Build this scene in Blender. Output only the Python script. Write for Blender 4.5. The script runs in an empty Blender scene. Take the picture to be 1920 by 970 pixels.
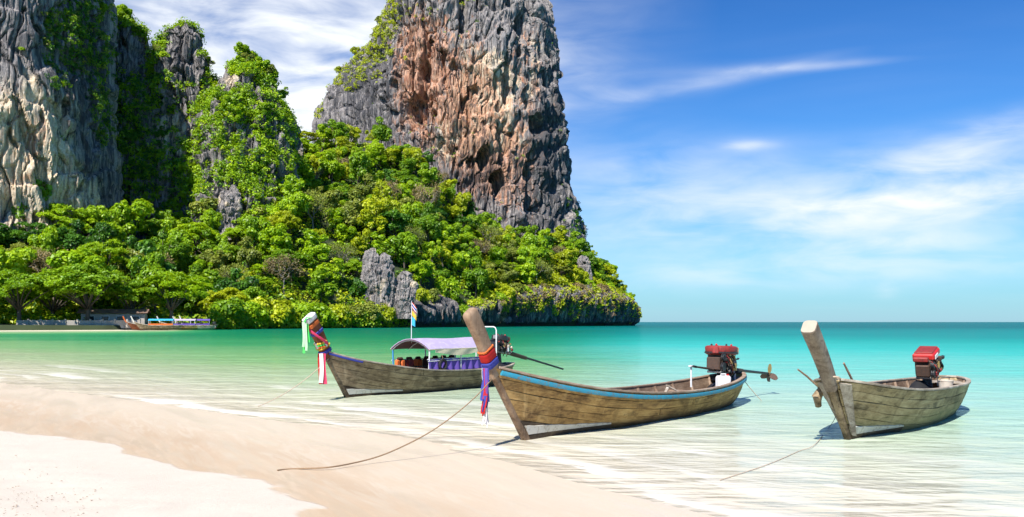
import bpy, math, random
import numpy as np
from mathutils import Vector, Matrix

# ---------------------------------------------------------------- camera, sky, sun, exposure
scene = bpy.context.scene
COL = scene.collection
F_PX, EYE = 1663.0, 1.8            # focal length in pixels of a 1920 wide picture, eye height above the sea

cam_data = bpy.data.cameras.new("camera")
cam = bpy.data.objects.new("camera", cam_data)
COL.objects.link(cam)
cam.location = (0, 0, EYE)
cam.rotation_euler = (math.radians(90), 0, 0)
cam_data.sensor_width = 36.0
cam_data.lens = 36.0 * F_PX / 1920.0
cam_data.shift_y = 119.0 / 1920.0
cam_data.clip_start = 0.1
cam_data.clip_end = 60000.0
scene.camera = cam

SUN_AZ = (-0.42, -0.9075)           # horizontal direction towards the sun
SUN_EL = math.radians(47)
scene.view_settings.view_transform = 'Standard'
scene.view_settings.look = 'None'
scene.view_settings.gamma = 1.0
scene.view_settings.exposure = 0.75
scene.view_settings.use_curve_mapping = False
scene.render.engine = 'CYCLES'
scene.cycles.max_bounces = 4
scene.cycles.diffuse_bounces = 2
scene.cycles.glossy_bounces = 2
scene.cycles.use_adaptive_sampling = True
scene.cycles.adaptive_threshold = 0.03
scene.cycles.transparent_max_bounces = 8
scene.cycles.use_denoising = True
scene.cycles.caustics_reflective = False
scene.cycles.caustics_refractive = False


class NT:
    """short hand for node trees"""
    def __init__(s, tree):
        s.t = tree
        s.t.nodes.clear()

    def n(s, typ, ins=None, **props):
        nd = s.t.nodes.new(typ)
        for k, v in props.items():
            setattr(nd, k, v)
        if ins:
            for k, v in ins.items():
                s.put(nd.inputs[k], v)
        return nd

    def put(s, sock, v):
        if isinstance(v, bpy.types.NodeSocket):
            s.t.links.new(v, sock)
        elif isinstance(v, bpy.types.Node):
            s.t.links.new(v.outputs[0], sock)
        else:
            try:
                sock.default_value = v
            except Exception:
                sock.default_value = tuple(v) + (1.0,)

    def m(s, op, a, b=None, c=None, clamp=False):
        nd = s.t.nodes.new('ShaderNodeMath')
        nd.operation = op
        nd.use_clamp = clamp
        s.put(nd.inputs[0], a)
        if b is not None:
            s.put(nd.inputs[1], b)
        if c is not None:
            s.put(nd.inputs[2], c)
        return nd.outputs[0]

    def vm(s, op, a, b=None):
        nd = s.t.nodes.new('ShaderNodeVectorMath')
        nd.operation = op
        s.put(nd.inputs[0], a)
        if b is not None:
            s.put(nd.inputs[1], b)
        return nd.outputs['Value' if op in ('DOT_PRODUCT', 'LENGTH', 'DISTANCE') else 'Vector']

    def sm(s, x, lo, hi):
        nd = s.t.nodes.new('ShaderNodeMapRange')
        nd.interpolation_type = 'SMOOTHSTEP'
        s.put(nd.inputs['Value'], x)
        s.put(nd.inputs['From Min'], lo)
        s.put(nd.inputs['From Max'], hi)
        return nd.outputs[0]

    def mix(s, f, a, b, blend='MIX'):
        nd = s.t.nodes.new('ShaderNodeMix')
        nd.data_type = 'RGBA'
        nd.blend_type = blend
        s.put(nd.inputs[0], f)
        s.put(nd.inputs[6], a)
        s.put(nd.inputs[7], b)
        return nd.outputs[2]

    def ms(s, f, a, b):
        nd = s.t.nodes.new('ShaderNodeMixShader')
        s.put(nd.inputs[0], f)
        s.put(nd.inputs[1], a)
        s.put(nd.inputs[2], b)
        return nd.outputs[0]

    def noise(s, vec, scale, detail=4, rough=0.55, dist=0.0):
        nd = s.t.nodes.new('ShaderNodeTexNoise')
        s.put(nd.inputs['Vector'], vec)
        nd.inputs['Scale'].default_value = scale
        nd.inputs['Detail'].default_value = detail
        nd.inputs['Roughness'].default_value = rough
        nd.inputs['Distortion'].default_value = dist
        return nd.outputs[0]

    def scale(s, vec, sc, loc=(0, 0, 0), rot=(0, 0, 0)):
        nd = s.t.nodes.new('ShaderNodeMapping')
        s.put(nd.inputs['Vector'], vec)
        nd.inputs['Scale'].default_value = sc
        nd.inputs['Location'].default_value = loc
        nd.inputs['Rotation'].default_value = rot
        return nd.outputs[0]

    def ramp(s, f, stops, interp='LINEAR'):
        nd = s.t.nodes.new('ShaderNodeValToRGB')
        cr = nd.color_ramp
        cr.interpolation = interp
        while len(cr.elements) < len(stops):
            cr.elements.new(0.5)
        for e, (p, c) in zip(cr.elements, stops):
            e.position = p
            e.color = tuple(c) + (1.0,) if len(c) == 3 else c
        s.put(nd.inputs[0], f)
        return nd.outputs[0]

    def sep(s, v):
        nd = s.t.nodes.new('ShaderNodeSeparateXYZ')
        s.put(nd.inputs[0], v)
        return nd.outputs

    def comb(s, x, y, z):
        nd = s.t.nodes.new('ShaderNodeCombineXYZ')
        s.put(nd.inputs[0], x)
        s.put(nd.inputs[1], y)
        s.put(nd.inputs[2], z)
        return nd.outputs[0]


def build_world():
    w = bpy.data.worlds.new("World")
    scene.world = w
    w.use_nodes = True
    t = NT(w.node_tree)
    sky = t.n('ShaderNodeTexSky')
    sky.sky_type = 'NISHITA'
    sky.sun_disc = False
    sky.sun_elevation = SUN_EL
    sky.sun_rotation = math.atan2(SUN_AZ[0], SUN_AZ[1])
    sky.air_density = 1.0
    sky.dust_density = 0.3
    sky.ozone_density = 2.0
    tinted = t.mix(1.0, sky.outputs[0], (0.55, 0.80, 1.13, 1), 'MULTIPLY')
    sat = t.n('ShaderNodeHueSaturation', {'Saturation': 1.08, 'Value': 0.1, 'Color': tinted})
    gm = t.n('ShaderNodeGamma', {'Color': sat.outputs[0], 'Gamma': 1.35})      # the deep, polarised blue of the picture
    g = t.n('ShaderNodeMix', data_type='RGBA', blend_type='MULTIPLY', clamp_result=False)
    t.put(g.inputs[0], 1.0)
    t.put(g.inputs[6], gm.outputs[0])
    t.put(g.inputs[7], (7.6, 12.4, 11.6, 1))
    d = t.n('ShaderNodeTexCoord').outputs['Generated']
    x, y, z = t.sep(d)[:3]
    az = t.m('ARCTAN2', x, y)                       # 0 straight over the bay, positive to the right
    el = t.m('ARCSINE', z)
    # thin high cloud drawn out in long streaks: project the sky on a flat layer
    zz = t.m('ADD', t.m('MAXIMUM', z, 0.0), 0.10)
    lay = t.comb(t.m('DIVIDE', x, zz), t.m('DIVIDE', y, zz), 0.0)
    n1 = t.noise(t.scale(lay, (0.55, 1.1, 1), loc=(2.3, 4.1, 0), rot=(0, 0, 0.25)), 1.0, 4, 0.58, 0.6)
    veil = t.sm(n1, 0.44, 0.80)

    # the cloud bank and the streaks that stand over the bay
    ae = t.comb(az, el, 0.0)
    wrp = t.noise(t.scale(ae, (5, 16, 1)), 1.0, 3, 0.6)
    wr2 = t.noise(t.scale(ae, (9, 34, 1), loc=(3, 1, 0)), 1.0, 5, 0.62, 0.5)
    total = None
    # azimuth, elevation, half width, half height, tilt, density
    for a0, e0, wa, we, tilt, den in (
            (0.32, 0.115, 0.32, 0.045, 0.04, 0.9), (0.36, 0.055, 0.30, 0.022, 0.02, 0.55), (0.45, 0.128, 0.12, 0.018, 0.06, 0.55),
            (0.45, 0.157, 0.06, 0.022, 0.1, 0.62), (0.52, 0.188, 0.10, 0.018, 0.12, 0.65), (0.26, 0.190, 0.030, 0.006, 0.0, 0.5),
            (0.17, 0.252, 0.17, 0.009, 0.13, 0.40), (0.31, 0.267, 0.10, 0.005, -0.02, 0.42), (0.06, 0.275, 0.05, 0.020, -0.3, 0.35),
            (0.40, 0.078, 0.10, 0.012, 0.03, 0.45), (0.40, 0.033, 0.012, 0.010, 0.0, 0.3),
            (0.16, 0.165, 0.14, 0.030, 0.05, 0.42),
            (-0.24, 0.235, 0.26, 0.11, 0.2, 1.7), (-0.36, 0.36, 0.26, 0.10, 0.25, 1.0), 
            (0.85, 0.16, 0.22, 0.04, 0.05, 0.7), (1.2, 0.3, 0.3, 0.04, 0.1, 0.5)):
        da = t.m('SUBTRACT', az, a0)
        de = t.m('SUBTRACT', t.m('SUBTRACT', el, e0), t.m('MULTIPLY', da, tilt))
        q = t.m('ADD', t.m('MULTIPLY', t.m('MULTIPLY', da, da), wa ** -2), t.m('MULTIPLY', t.m('MULTIPLY', de, de), we ** -2))
        v = t.m('DIVIDE', den, t.m('ADD', 1.0, t.m('MULTIPLY', q, t.m('ADD', q, 1.0))))
        total = v if total is None else t.m('ADD', total, v)
    wisp = t.m('ADD', t.m('MULTIPLY', wrp, 0.95), t.m('MULTIPLY', wr2, 0.62))
    bank = t.m('MULTIPLY', t.m('MULTIPLY', t.m('MAXIMUM', t.m('SUBTRACT', total, 0.13), 0.0), 1.25), t.m('MULTIPLY', t.sm(wisp, 0.38, 1.12), 0.88), clamp=True)
    cl = t.m('ADD', t.m('MULTIPLY', veil, 0.04), bank, clamp=True)
    cl = t.m('MULTIPLY', cl, t.sm(z, 0.0, 0.02))
    low = t.m('MULTIPLY', t.m('POWER', 2.718, t.m('MULTIPLY', t.m('MAXIMUM', el, 0.0), -7.5)), 0.74)      # sea haze low in the sky, all round
    base = t.mix(low, g.outputs[2], (3.55, 5.2, 6.5, 1))
    colr = t.mix(cl, base, (8.0, 8.35, 8.8, 1))
    bg = t.n('ShaderNodeBackground', {'Color': colr, 'Strength': 0.075})
    w.cycles.sampling_method = 'MANUAL'
    w.cycles.sample_map_resolution = 256
    out = t.n('ShaderNodeOutputWorld')
    t.t.links.new(bg.outputs[0], out.inputs[0])


build_world()

sun_data = bpy.data.lights.new("sun", 'SUN')
sun_data.energy = 4.8
sun_data.angle = math.radians(0.5)
sun_data.color = (1.0, 0.955, 0.88)
sun = bpy.data.objects.new("sun", sun_data)
COL.objects.link(sun)
sdir = Vector((SUN_AZ[0] * math.cos(SUN_EL), SUN_AZ[1] * math.cos(SUN_EL), math.sin(SUN_EL)))
sun.rotation_euler = sdir.to_track_quat('Z', 'Y').to_euler()
sun.location = sdir * 300

# ---------------------------------------------------------------- helpers
rng = np.random.default_rng(7)
rnd = random.Random(11)


def P(px, py, Y):
    """the point at distance Y that the photograph shows at pixel (px, py)"""
    return np.array([(px - 960.0) / F_PX * Y, Y, EYE + (604.0 - py) / F_PX * Y])


_perm = np.random.default_rng(3).permutation(4096).astype(np.int64)
_grad = np.random.default_rng(4).normal(size=(4096, 3))
_grad /= np.linalg.norm(_grad, axis=1)[:, None]


def perlin(p, seed=0):
    p = np.asarray(p, float)
    i = np.floor(p).astype(np.int64)
    f = p - i
    u = f * f * f * (f * (f * 6 - 15) + 10)
    out = 0
    for dx in (0, 1):
        wx = u[:, 0] if dx else 1 - u[:, 0]
        for dy in (0, 1):
            wy = u[:, 1] if dy else 1 - u[:, 1]
            for dz in (0, 1):
                wz = u[:, 2] if dz else 1 - u[:, 2]
                h = _perm[(i[:, 0] + dx + seed * 57) & 4095]
                h = _perm[(h + i[:, 1] + dy) & 4095]
                h = _perm[(h + i[:, 2] + dz) & 4095]
                g = _grad[h]
                out = out + wx * wy * wz * (g[:, 0] * (f[:, 0] - dx) + g[:, 1] * (f[:, 1] - dy) + g[:, 2] * (f[:, 2] - dz))
    return out * 1.5


def fbm(p, octv=4, seed=0, gain=0.5):
    a, s, out = 1.0, 1.0, 0
    for k in range(octv):
        out = out + a * perlin(p * s + k * 17.3, seed + k)
        a *= gain
        s *= 2.03
    return out


def ridged(p, octv=3, seed=0):
    a, s, out = 1.0, 1.0, 0
    for k in range(octv):
        out = out + a * (1 - 2 * np.abs(perlin(p * s + k * 9.1, seed + k)))
        a *= 0.5
        s *= 2.1
    return out / 1.75


def cells(p, seed=0):
    """random value and distance to the border of the nearest cell (for fractured rock)"""
    i0 = np.floor(p).astype(np.int64)
    n = len(p)
    f1 = np.full(n, 9.0)
    f2 = np.full(n, 9.0)
    val = np.zeros(n)
    for dx in (-1, 0, 1):
        for dy in (-1, 0, 1):
            for dz in (-1, 0, 1):
                c = i0 + np.array([dx, dy, dz])
                h = _perm[(c[:, 0] + seed * 31) & 4095]
                h = _perm[(h + c[:, 1]) & 4095]
                h = _perm[(h + c[:, 2]) & 4095]
                o = np.stack([h, _perm[h], _perm[_perm[h]]], 1) / 4096.0
                d = np.sqrt(((c + o - p) ** 2).sum(1))
                new = d < f1
                f2 = np.where(new, f1, np.minimum(f2, d))
                val = np.where(new, _perm[(h + 77) & 4095] / 4096.0, val)
                f1 = np.where(new, d, f1)
    return val, f2 - f1


def sstep(x, a, b):
    t = np.clip((x - a) / (b - a), 0, 1)
    return t * t * (3 - 2 * t)


def np_mesh(name, V, Fc, smooth=False, attrs=None):
    """mesh from an (n,3) and an (m,k) array"""
    V = np.asarray(V, np.float32)
    Fc = np.asarray(Fc, np.int32)
    me = bpy.data.meshes.new(name)
    k = Fc.shape[1]
    me.vertices.add(len(V))
    me.vertices.foreach_set("co", V.ravel())
    me.loops.add(Fc.size)
    me.loops.foreach_set("vertex_index", Fc.ravel())
    me.polygons.add(len(Fc))
    me.polygons.foreach_set("loop_start", np.arange(0, Fc.size, k, dtype=np.int32))
    try:
        me.polygons.foreach_set("loop_total", np.full(len(Fc), k, np.int32))
    except Exception:
        pass
    me.update(calc_edges=True)
    me.validate()
    me.polygons.foreach_set("use_smooth", np.full(len(me.polygons), smooth, bool))
    for an, av in (attrs or {}).items():
        at = me.attributes.new(an, 'FLOAT', 'POINT')
        at.data.foreach_set("value", np.asarray(av, np.float32))
    return me


def grid_faces(nr, nc, wrap=False):
    r = np.arange(nr - 1)[:, None]
    c = np.arange(nc if wrap else nc - 1)[None, :]
    c2 = (c + 1) % nc
    a = r * nc + c
    b = r * nc + c2
    return np.stack([a, b, b + nc, a + nc], -1).reshape(-1, 4)


def add(name, me, mat=None, parent=None, loc=None):
    o = bpy.data.objects.new(name, me)
    COL.objects.link(o)
    if mat is not None and me is not None:
        if len(me.materials) == 0:
            me.materials.append(mat)
        elif me.materials[0] is not mat:
            o.material_slots[0].link = 'OBJECT'
            o.material_slots[0].material = mat
    if parent is not None:
        o.parent = parent
    if loc is not None:
        o.location = loc
    return o


def tag(o, label=None, cat=None, group=None, kind=None):
    if label:
        o["label"] = label
    if cat:
        o["category"] = cat
    if group:
        o["group"] = group
    if kind:
        o["kind"] = kind
    return o


def empty(name, loc=(0, 0, 0), rz=0.0):
    o = bpy.data.objects.new(name, None)
    o.empty_display_size = 0.3
    COL.objects.link(o)
    o.location = loc
    o.rotation_euler = (0, 0, rz)
    return o


def spline(xs, ys):
    """natural cubic through the points, as a function"""
    xs = np.asarray(xs, float)
    ys = np.asarray(ys, float)
    n = len(xs)
    h = np.diff(xs)
    A = np.eye(n)
    r = np.zeros(n)
    for i in range(1, n - 1):
        A[i, i - 1], A[i, i], A[i, i + 1] = h[i - 1], 2 * (h[i - 1] + h[i]), h[i]
        r[i] = 6 * ((ys[i + 1] - ys[i]) / h[i] - (ys[i] - ys[i - 1]) / h[i - 1])
    M = np.linalg.solve(A, r)

    def f(x):
        x = np.asarray(x, float)
        i = np.clip(np.searchsorted(xs, x) - 1, 0, n - 2)
        t0 = xs[i + 1] - x
        t1 = x - xs[i]
        return (M[i] * t0 ** 3 + M[i + 1] * t1 ** 3) / (6 * h[i]) + (ys[i] / h[i] - M[i] * h[i] / 6) * t0 + (ys[i + 1] / h[i] - M[i + 1] * h[i] / 6) * t1
    return f


class MB:
    """collects simple shapes, then builds ONE mesh object"""
    def __init__(s):
        s.v, s.f = [], []

    def _add(s, V, Fc):
        o = len(s.v)
        s.v += [tuple(map(float, p)) for p in V]
        s.f += [tuple(int(i) + o for i in q) for q in Fc]
        return s

    def box(s, c, d, rot=None, bev=0.0):
        x, y, z = [k / 2 for k in d]
        if bev > 0:
            b = min(bev, x * 0.9, y * 0.9, z * 0.9)
            V, idx = [], {}
            for sx in (-1, 1):
                for sy in (-1, 1):
                    for sz in (-1, 1):
                        for ax in range(3):
                            p = [sx * (x - b), sy * (y - b), sz * (z - b)]
                            p[ax] = (sx * x, sy * y, sz * z)[ax]
                            idx[(sx, sy, sz, ax)] = len(V)
                            V.append(p)
            Fc = []
            for ax in range(3):
                o1, o2 = [(1, 2), (2, 0), (0, 1)][ax]
                for sg in (-1, 1):
                    q = []
                    for a, b_ in ((-1, -1), (1, -1), (1, 1), (-1, 1)):
                        k = [0, 0, 0]
                        k[ax], k[o1], k[o2] = sg, a, b_
                        q.append(idx[(k[0], k[1], k[2], ax)])
                    Fc.append(q if sg > 0 else q[::-1])
                for a in (-1, 1):          # edge strips along axis ax
                    for b_ in (-1, 1):
                        def kk(v, axx):
                            k = [0, 0, 0]
                            k[ax], k[o1], k[o2] = v, a, b_
                            return idx[(k[0], k[1], k[2], axx)]
                        q = [kk(-1, o1), kk(1, o1), kk(1, o2), kk(-1, o2)]
                        Fc.append(q if a * b_ < 0 else q[::-1])
            for sx in (-1, 1):
                for sy in (-1, 1):
                    for sz in (-1, 1):
                        q = [idx[(sx, sy, sz, k)] for k in range(3)]
                        Fc.append(q if sx * sy * sz > 0 else q[::-1])
        else:
            V = [(sx * x, sy * y, sz * z) for sz in (-1, 1) for sy in (-1, 1) for sx in (-1, 1)]
            Fc = [(0, 2, 3, 1), (4, 5, 7, 6), (0, 1, 5, 4), (2, 6, 7, 3), (0, 4, 6, 2), (1, 3, 7, 5)]
        M = rot if rot is not None else Matrix.Identity(3)
        V = [M @ Vector(p) + Vector(c) for p in V]
        return s._add(V, Fc)

    def bar(s, a, b, w, h, bev=0.0, up=(0, 0, 1)):
        a, b = Vector(a), Vector(b)
        x = (b - a)
        L = x.length
        x.normalize()
        y = Vector(up).cross(x)
        if y.length < 1e-4:
            y = Vector((0, 1, 0)).cross(x)
        y.normalize()
        z = x.cross(y)
        M = Matrix((x, y, z)).transposed()
        return s.box((a + b) / 2, (L, w, h), M, bev)

    def sweep(s, pts, secs, up=(0, 1, 0), cap=True):
        """closed cross sections (2-D: side, across) along a path; side axis is nearest to up"""
        pts = [Vector(p) for p in pts]
        n = len(pts)
        if not isinstance(secs[0][0], (tuple, list, np.ndarray)):
            secs = [secs] * n
        k = len(secs[0])
        V = []
        for i, p in enumerate(pts):
            t = (pts[min(i + 1, n - 1)] - pts[max(i - 1, 0)])
            t.normalize()
            u = Vector(up)
            u = u - t * u.dot(t)
            if u.length < 1e-4:
                u = Vector((1, 0, 0)) - t * t.x
            u.normalize()
            w = t.cross(u)
            V += [p + u * a + w * b for a, b in secs[i]]
        Fc = []
        for i in range(n - 1):
            for j in range(k):
                j2 = (j + 1) % k
                Fc.append((i * k + j, i * k + j2, (i + 1) * k + j2, (i + 1) * k + j))
        if cap:
            Fc.append(tuple(range(k))[::-1])
            Fc.append(tuple((n - 1) * k + j for j in range(k)))
        return s._add(V, Fc)

    def tube(s, pts, r, n=8, up=(0.13, 0.2, 0.97)):
        rs = list(r) if hasattr(r, '__len__') else [r] * len(pts)
        ring = [(math.cos(2 * math.pi * j / n), math.sin(2 * math.pi * j / n)) for j in range(n)]
        return s.sweep(pts, [[(a * q, b * q) for a, b in ring] for q in rs], up=up)

    def lathe(s, prof, n=16, c=(0, 0, 0), rot=None):
        M = rot if rot is not None else Matrix.Identity(3)
        V, Fc = [], []
        for r, z in prof:
            for j in range(n):
                a = 2 * math.pi * j / n
                V.append(M @ Vector((r * math.cos(a), r * math.sin(a), z)) + Vector(c))
        for i in range(len(prof) - 1):
            for j in range(n):
                j2 = (j + 1) % n
                Fc.append((i * n + j, i * n + j2, (i + 1) * n + j2, (i + 1) * n + j))
        Fc.append(tuple(range(n))[::-1])
        Fc.append(tuple((len(prof) - 1) * n + j for j in range(n)))
        return s._add(V, Fc)

    def sheet(s, G, thick, nrm=None):
        """a grid of points (rows, cols, 3) given thickness"""
        G = np.asarray(G, float)
        nr, nc = G.shape[:2]
        if nrm is None:
            du = np.gradient(G, axis=0)
            dv = np.gradient(G, axis=1)
            nn = np.cross(du, dv)
            nn /= np.linalg.norm(nn, axis=2, keepdims=True) + 1e-9
        else:
            nn = np.broadcast_to(np.asarray(nrm, float), G.shape)
        A = (G + nn * thick / 2).reshape(-1, 3)
        B = (G - nn * thick / 2).reshape(-1, 3)
        fa = grid_faces(nr, nc)
        off = nr * nc
        Fc = [tuple(q) for q in fa] + [tuple(q[::-1] + off) for q in fa]
        rim = [j for j in range(nc)] + [i * nc + nc - 1 for i in range(1, nr)] + [(nr - 1) * nc + j for j in range(nc - 2, -1, -1)] + [i * nc for i in range(nr - 2, 0, -1)]
        for i in range(len(rim)):
            a, b = rim[i], rim[(i + 1) % len(rim)]
            Fc.append((b, a, a + off, b + off))
        return s._add(np.vstack([A, B]), Fc)

    def mesh(s, name, smooth=False):
        me = bpy.data.meshes.new(name)
        me.from_pydata(s.v, [], s.f)
        me.update()
        if smooth:
            me.polygons.foreach_set("use_smooth", np.ones(len(me.polygons), bool))
        return me

    def build(s, name, mat, parent=None, smooth=False, sharp=None):
        me = s.mesh(name, smooth)
        if smooth:
            try:
                me.set_sharp_from_angle(angle=math.radians(sharp or 40))
            except Exception:
                pass
        return add(name, me, mat, parent)


# ---------------------------------------------------------------- materials
def new_mat(name):
    m = bpy.data.materials.new(name)
    m.use_nodes = True
    t = NT(m.node_tree)
    out = t.n('ShaderNodeOutputMaterial')
    return m, t, out


def principled(t, out, color, rough=0.7, bump=None, bstr=0.3, bdist=0.02, metallic=0.0, spec=0.4):
    p = t.n('ShaderNodeBsdfPrincipled')
    t.put(p.inputs['Base Color'], color)
    t.put(p.inputs['Roughness'], rough)
    t.put(p.inputs['Metallic'], metallic)
    t.put(p.inputs['Specular IOR Level'], spec)
    if bump is not None:
        b = t.n('ShaderNodeBump', {'Height': bump, 'Strength': bstr, 'Distance': bdist})
        t.put(p.inputs['Normal'], b.outputs[0])
    t.t.links.new(p.outputs[0], out.inputs[0])
    return p


def plain(name, col, rough=0.6, var=0.25, scale=6.0, metallic=0.0, spec=0.4, dirt=None, dirt_amt=0.5):
    """an even material with a little unevenness and dirt"""
    m, t, out = new_mat(name)
    o = t.n('ShaderNodeTexCoord').outputs['Object']
    n = t.noise(o, scale, 5, 0.6)
    dark = tuple(c * (1 - var) for c in col)
    lite = tuple(min(1, c * (1 + var * 0.6)) for c in col)
    c = t.mix(n, dark + (1,), lite + (1,))
    if dirt:
        k = t.sm(t.noise(o, scale * 2.3, 6, 0.65), 0.48, 0.68)
        c = t.mix(t.m('MULTIPLY', k, dirt_amt), c, tuple(dirt) + (1,))
    principled(t, out, c, rough, n, 0.25, 0.01, metallic, spec)
    return m


def shore_s(t, pos):
    return t.vm('DOT_PRODUCT', pos, (0.6816, 0.7317, 0.0))


def sea_s(t, pos):
    """distance out from the shore; the waterline swings in towards the right of the beach"""
    a = t.vm('DOT_PRODUCT', pos, (-0.7317, 0.6816, 0.0))
    return t.m('ADD', shore_s(t, pos), t.m('MULTIPLY', t.m('SUBTRACT', 1.0, t.sm(a, 1.0, 12.0)), 1.8))


def along(t, pos, sx, sy, loc=(0, 0, 0)):
    """coordinates drawn out along the near shoreline"""
    return t.scale(t.scale(pos, (1, 1, 1), rot=(0, 0, -0.8208)), (sy, sx, 1.0), loc=loc)


def mat_sand():
    m, t, out = new_mat("sand")
    pos = t.n('ShaderNodeNewGeometry').outputs['Position']
    s = shore_s(t, pos)
    # along(): x axis runs out to sea, y along the shore
    tong = t.noise(along(t, pos, 0.22, 0.55, (3.0, 1.0, 0)), 1.0, 3, 0.45)
    sw = t.m('ADD', s, t.m('MULTIPLY', t.m('SUBTRACT', tong, 0.5), 3.0))
    midn = t.noise(along(t, pos, 0.75, 1.3, (6, 2, 0)), 1.0, 3, 0.5)
    sw = t.m('ADD', sw, t.m('MULTIPLY', t.m('SUBTRACT', midn, 0.5), 1.9))
    fine = t.noise(along(t, pos, 0.5, 4.0), 1.0, 4, 0.6)
    sw = t.m('ADD', sw, t.m('MULTIPLY', t.m('SUBTRACT', fine, 0.5), 0.45))
    wet = t.sm(sw, 4.70, 4.84)
    grain = t.noise(pos, 260.0, 2, 0.7)
    lump = t.noise(pos, 3.0, 5, 0.6)
    dry = t.mix(lump, (0.57, 0.50, 0.41, 1), (0.64, 0.575, 0.485, 1))
    dry = t.mix(t.m('MULTIPLY', t.sm(t.noise(pos, 34.0, 3, 0.7), 0.60, 0.72), 0.25), dry, (0.48, 0.38, 0.29, 1))
    pos2 = t.scale(pos, (1, 1, 1), rot=(0, 0, 0.36))
    streak = t.noise(along(t, pos2, 0.22, 1.5, (1, 7, 0)), 1.0, 5, 0.62, 0.9)
    strk2 = t.noise(along(t, pos2, 0.7, 6.0, (4, 2, 0)), 1.0, 5, 0.62, 1.2)
    wcol = t.mix(t.sm(streak, 0.32, 0.68), (0.52, 0.385, 0.255, 1), (0.62, 0.495, 0.36, 1))
    wcol = t.mix(t.m('MULTIPLY', t.sm(strk2, 0.46, 0.62), 0.55), wcol, (0.64, 0.55, 0.43, 1))
    # sand by the last dry edge has drained and carries thin dark lines
    edge = t.m('MULTIPLY', t.sm(sw, 4.7, 5.0), t.m('SUBTRACT', 1.0, t.sm(sw, 5.0, 6.6)))
    wcol = t.mix(t.m('MULTIPLY', edge, t.m('MULTIPLY', t.sm(strk2, 0.42, 0.6), 0.5)), wcol, (0.42, 0.30, 0.18, 1))
    # under the shallows the sand is clean and pale
    wcol = t.mix(t.m('MULTIPLY', t.sm(sea_s(t, pos), 5.8, 8.2), 0.82), wcol, (0.64, 0.545, 0.415, 1))
    wcol = t.mix(t.sm(s, 9.6, 12.5), wcol, (0.68, 0.62, 0.46, 1))
    col = t.mix(wet, dry, wcol)
    rough = t.m('SUBTRACT', 0.95, t.m('MULTIPLY', wet, t.m('ADD', 0.42, t.m('MULTIPLY', t.sm(streak, 0.4, 0.7), 0.2))))
    h = t.m('ADD', t.m('MULTIPLY', grain, t.m('SUBTRACT', 1.0, t.m('MULTIPLY', wet, 0.9))), t.m('MULTIPLY', t.noise(pos, 9.0, 4, 0.6), t.m('SUBTRACT', 1.5, t.m('MULTIPLY', wet, 1.35))))
    principled(t, out, col, rough, h, 0.35, 0.02, 0.0, 0.35)
    return m


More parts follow.
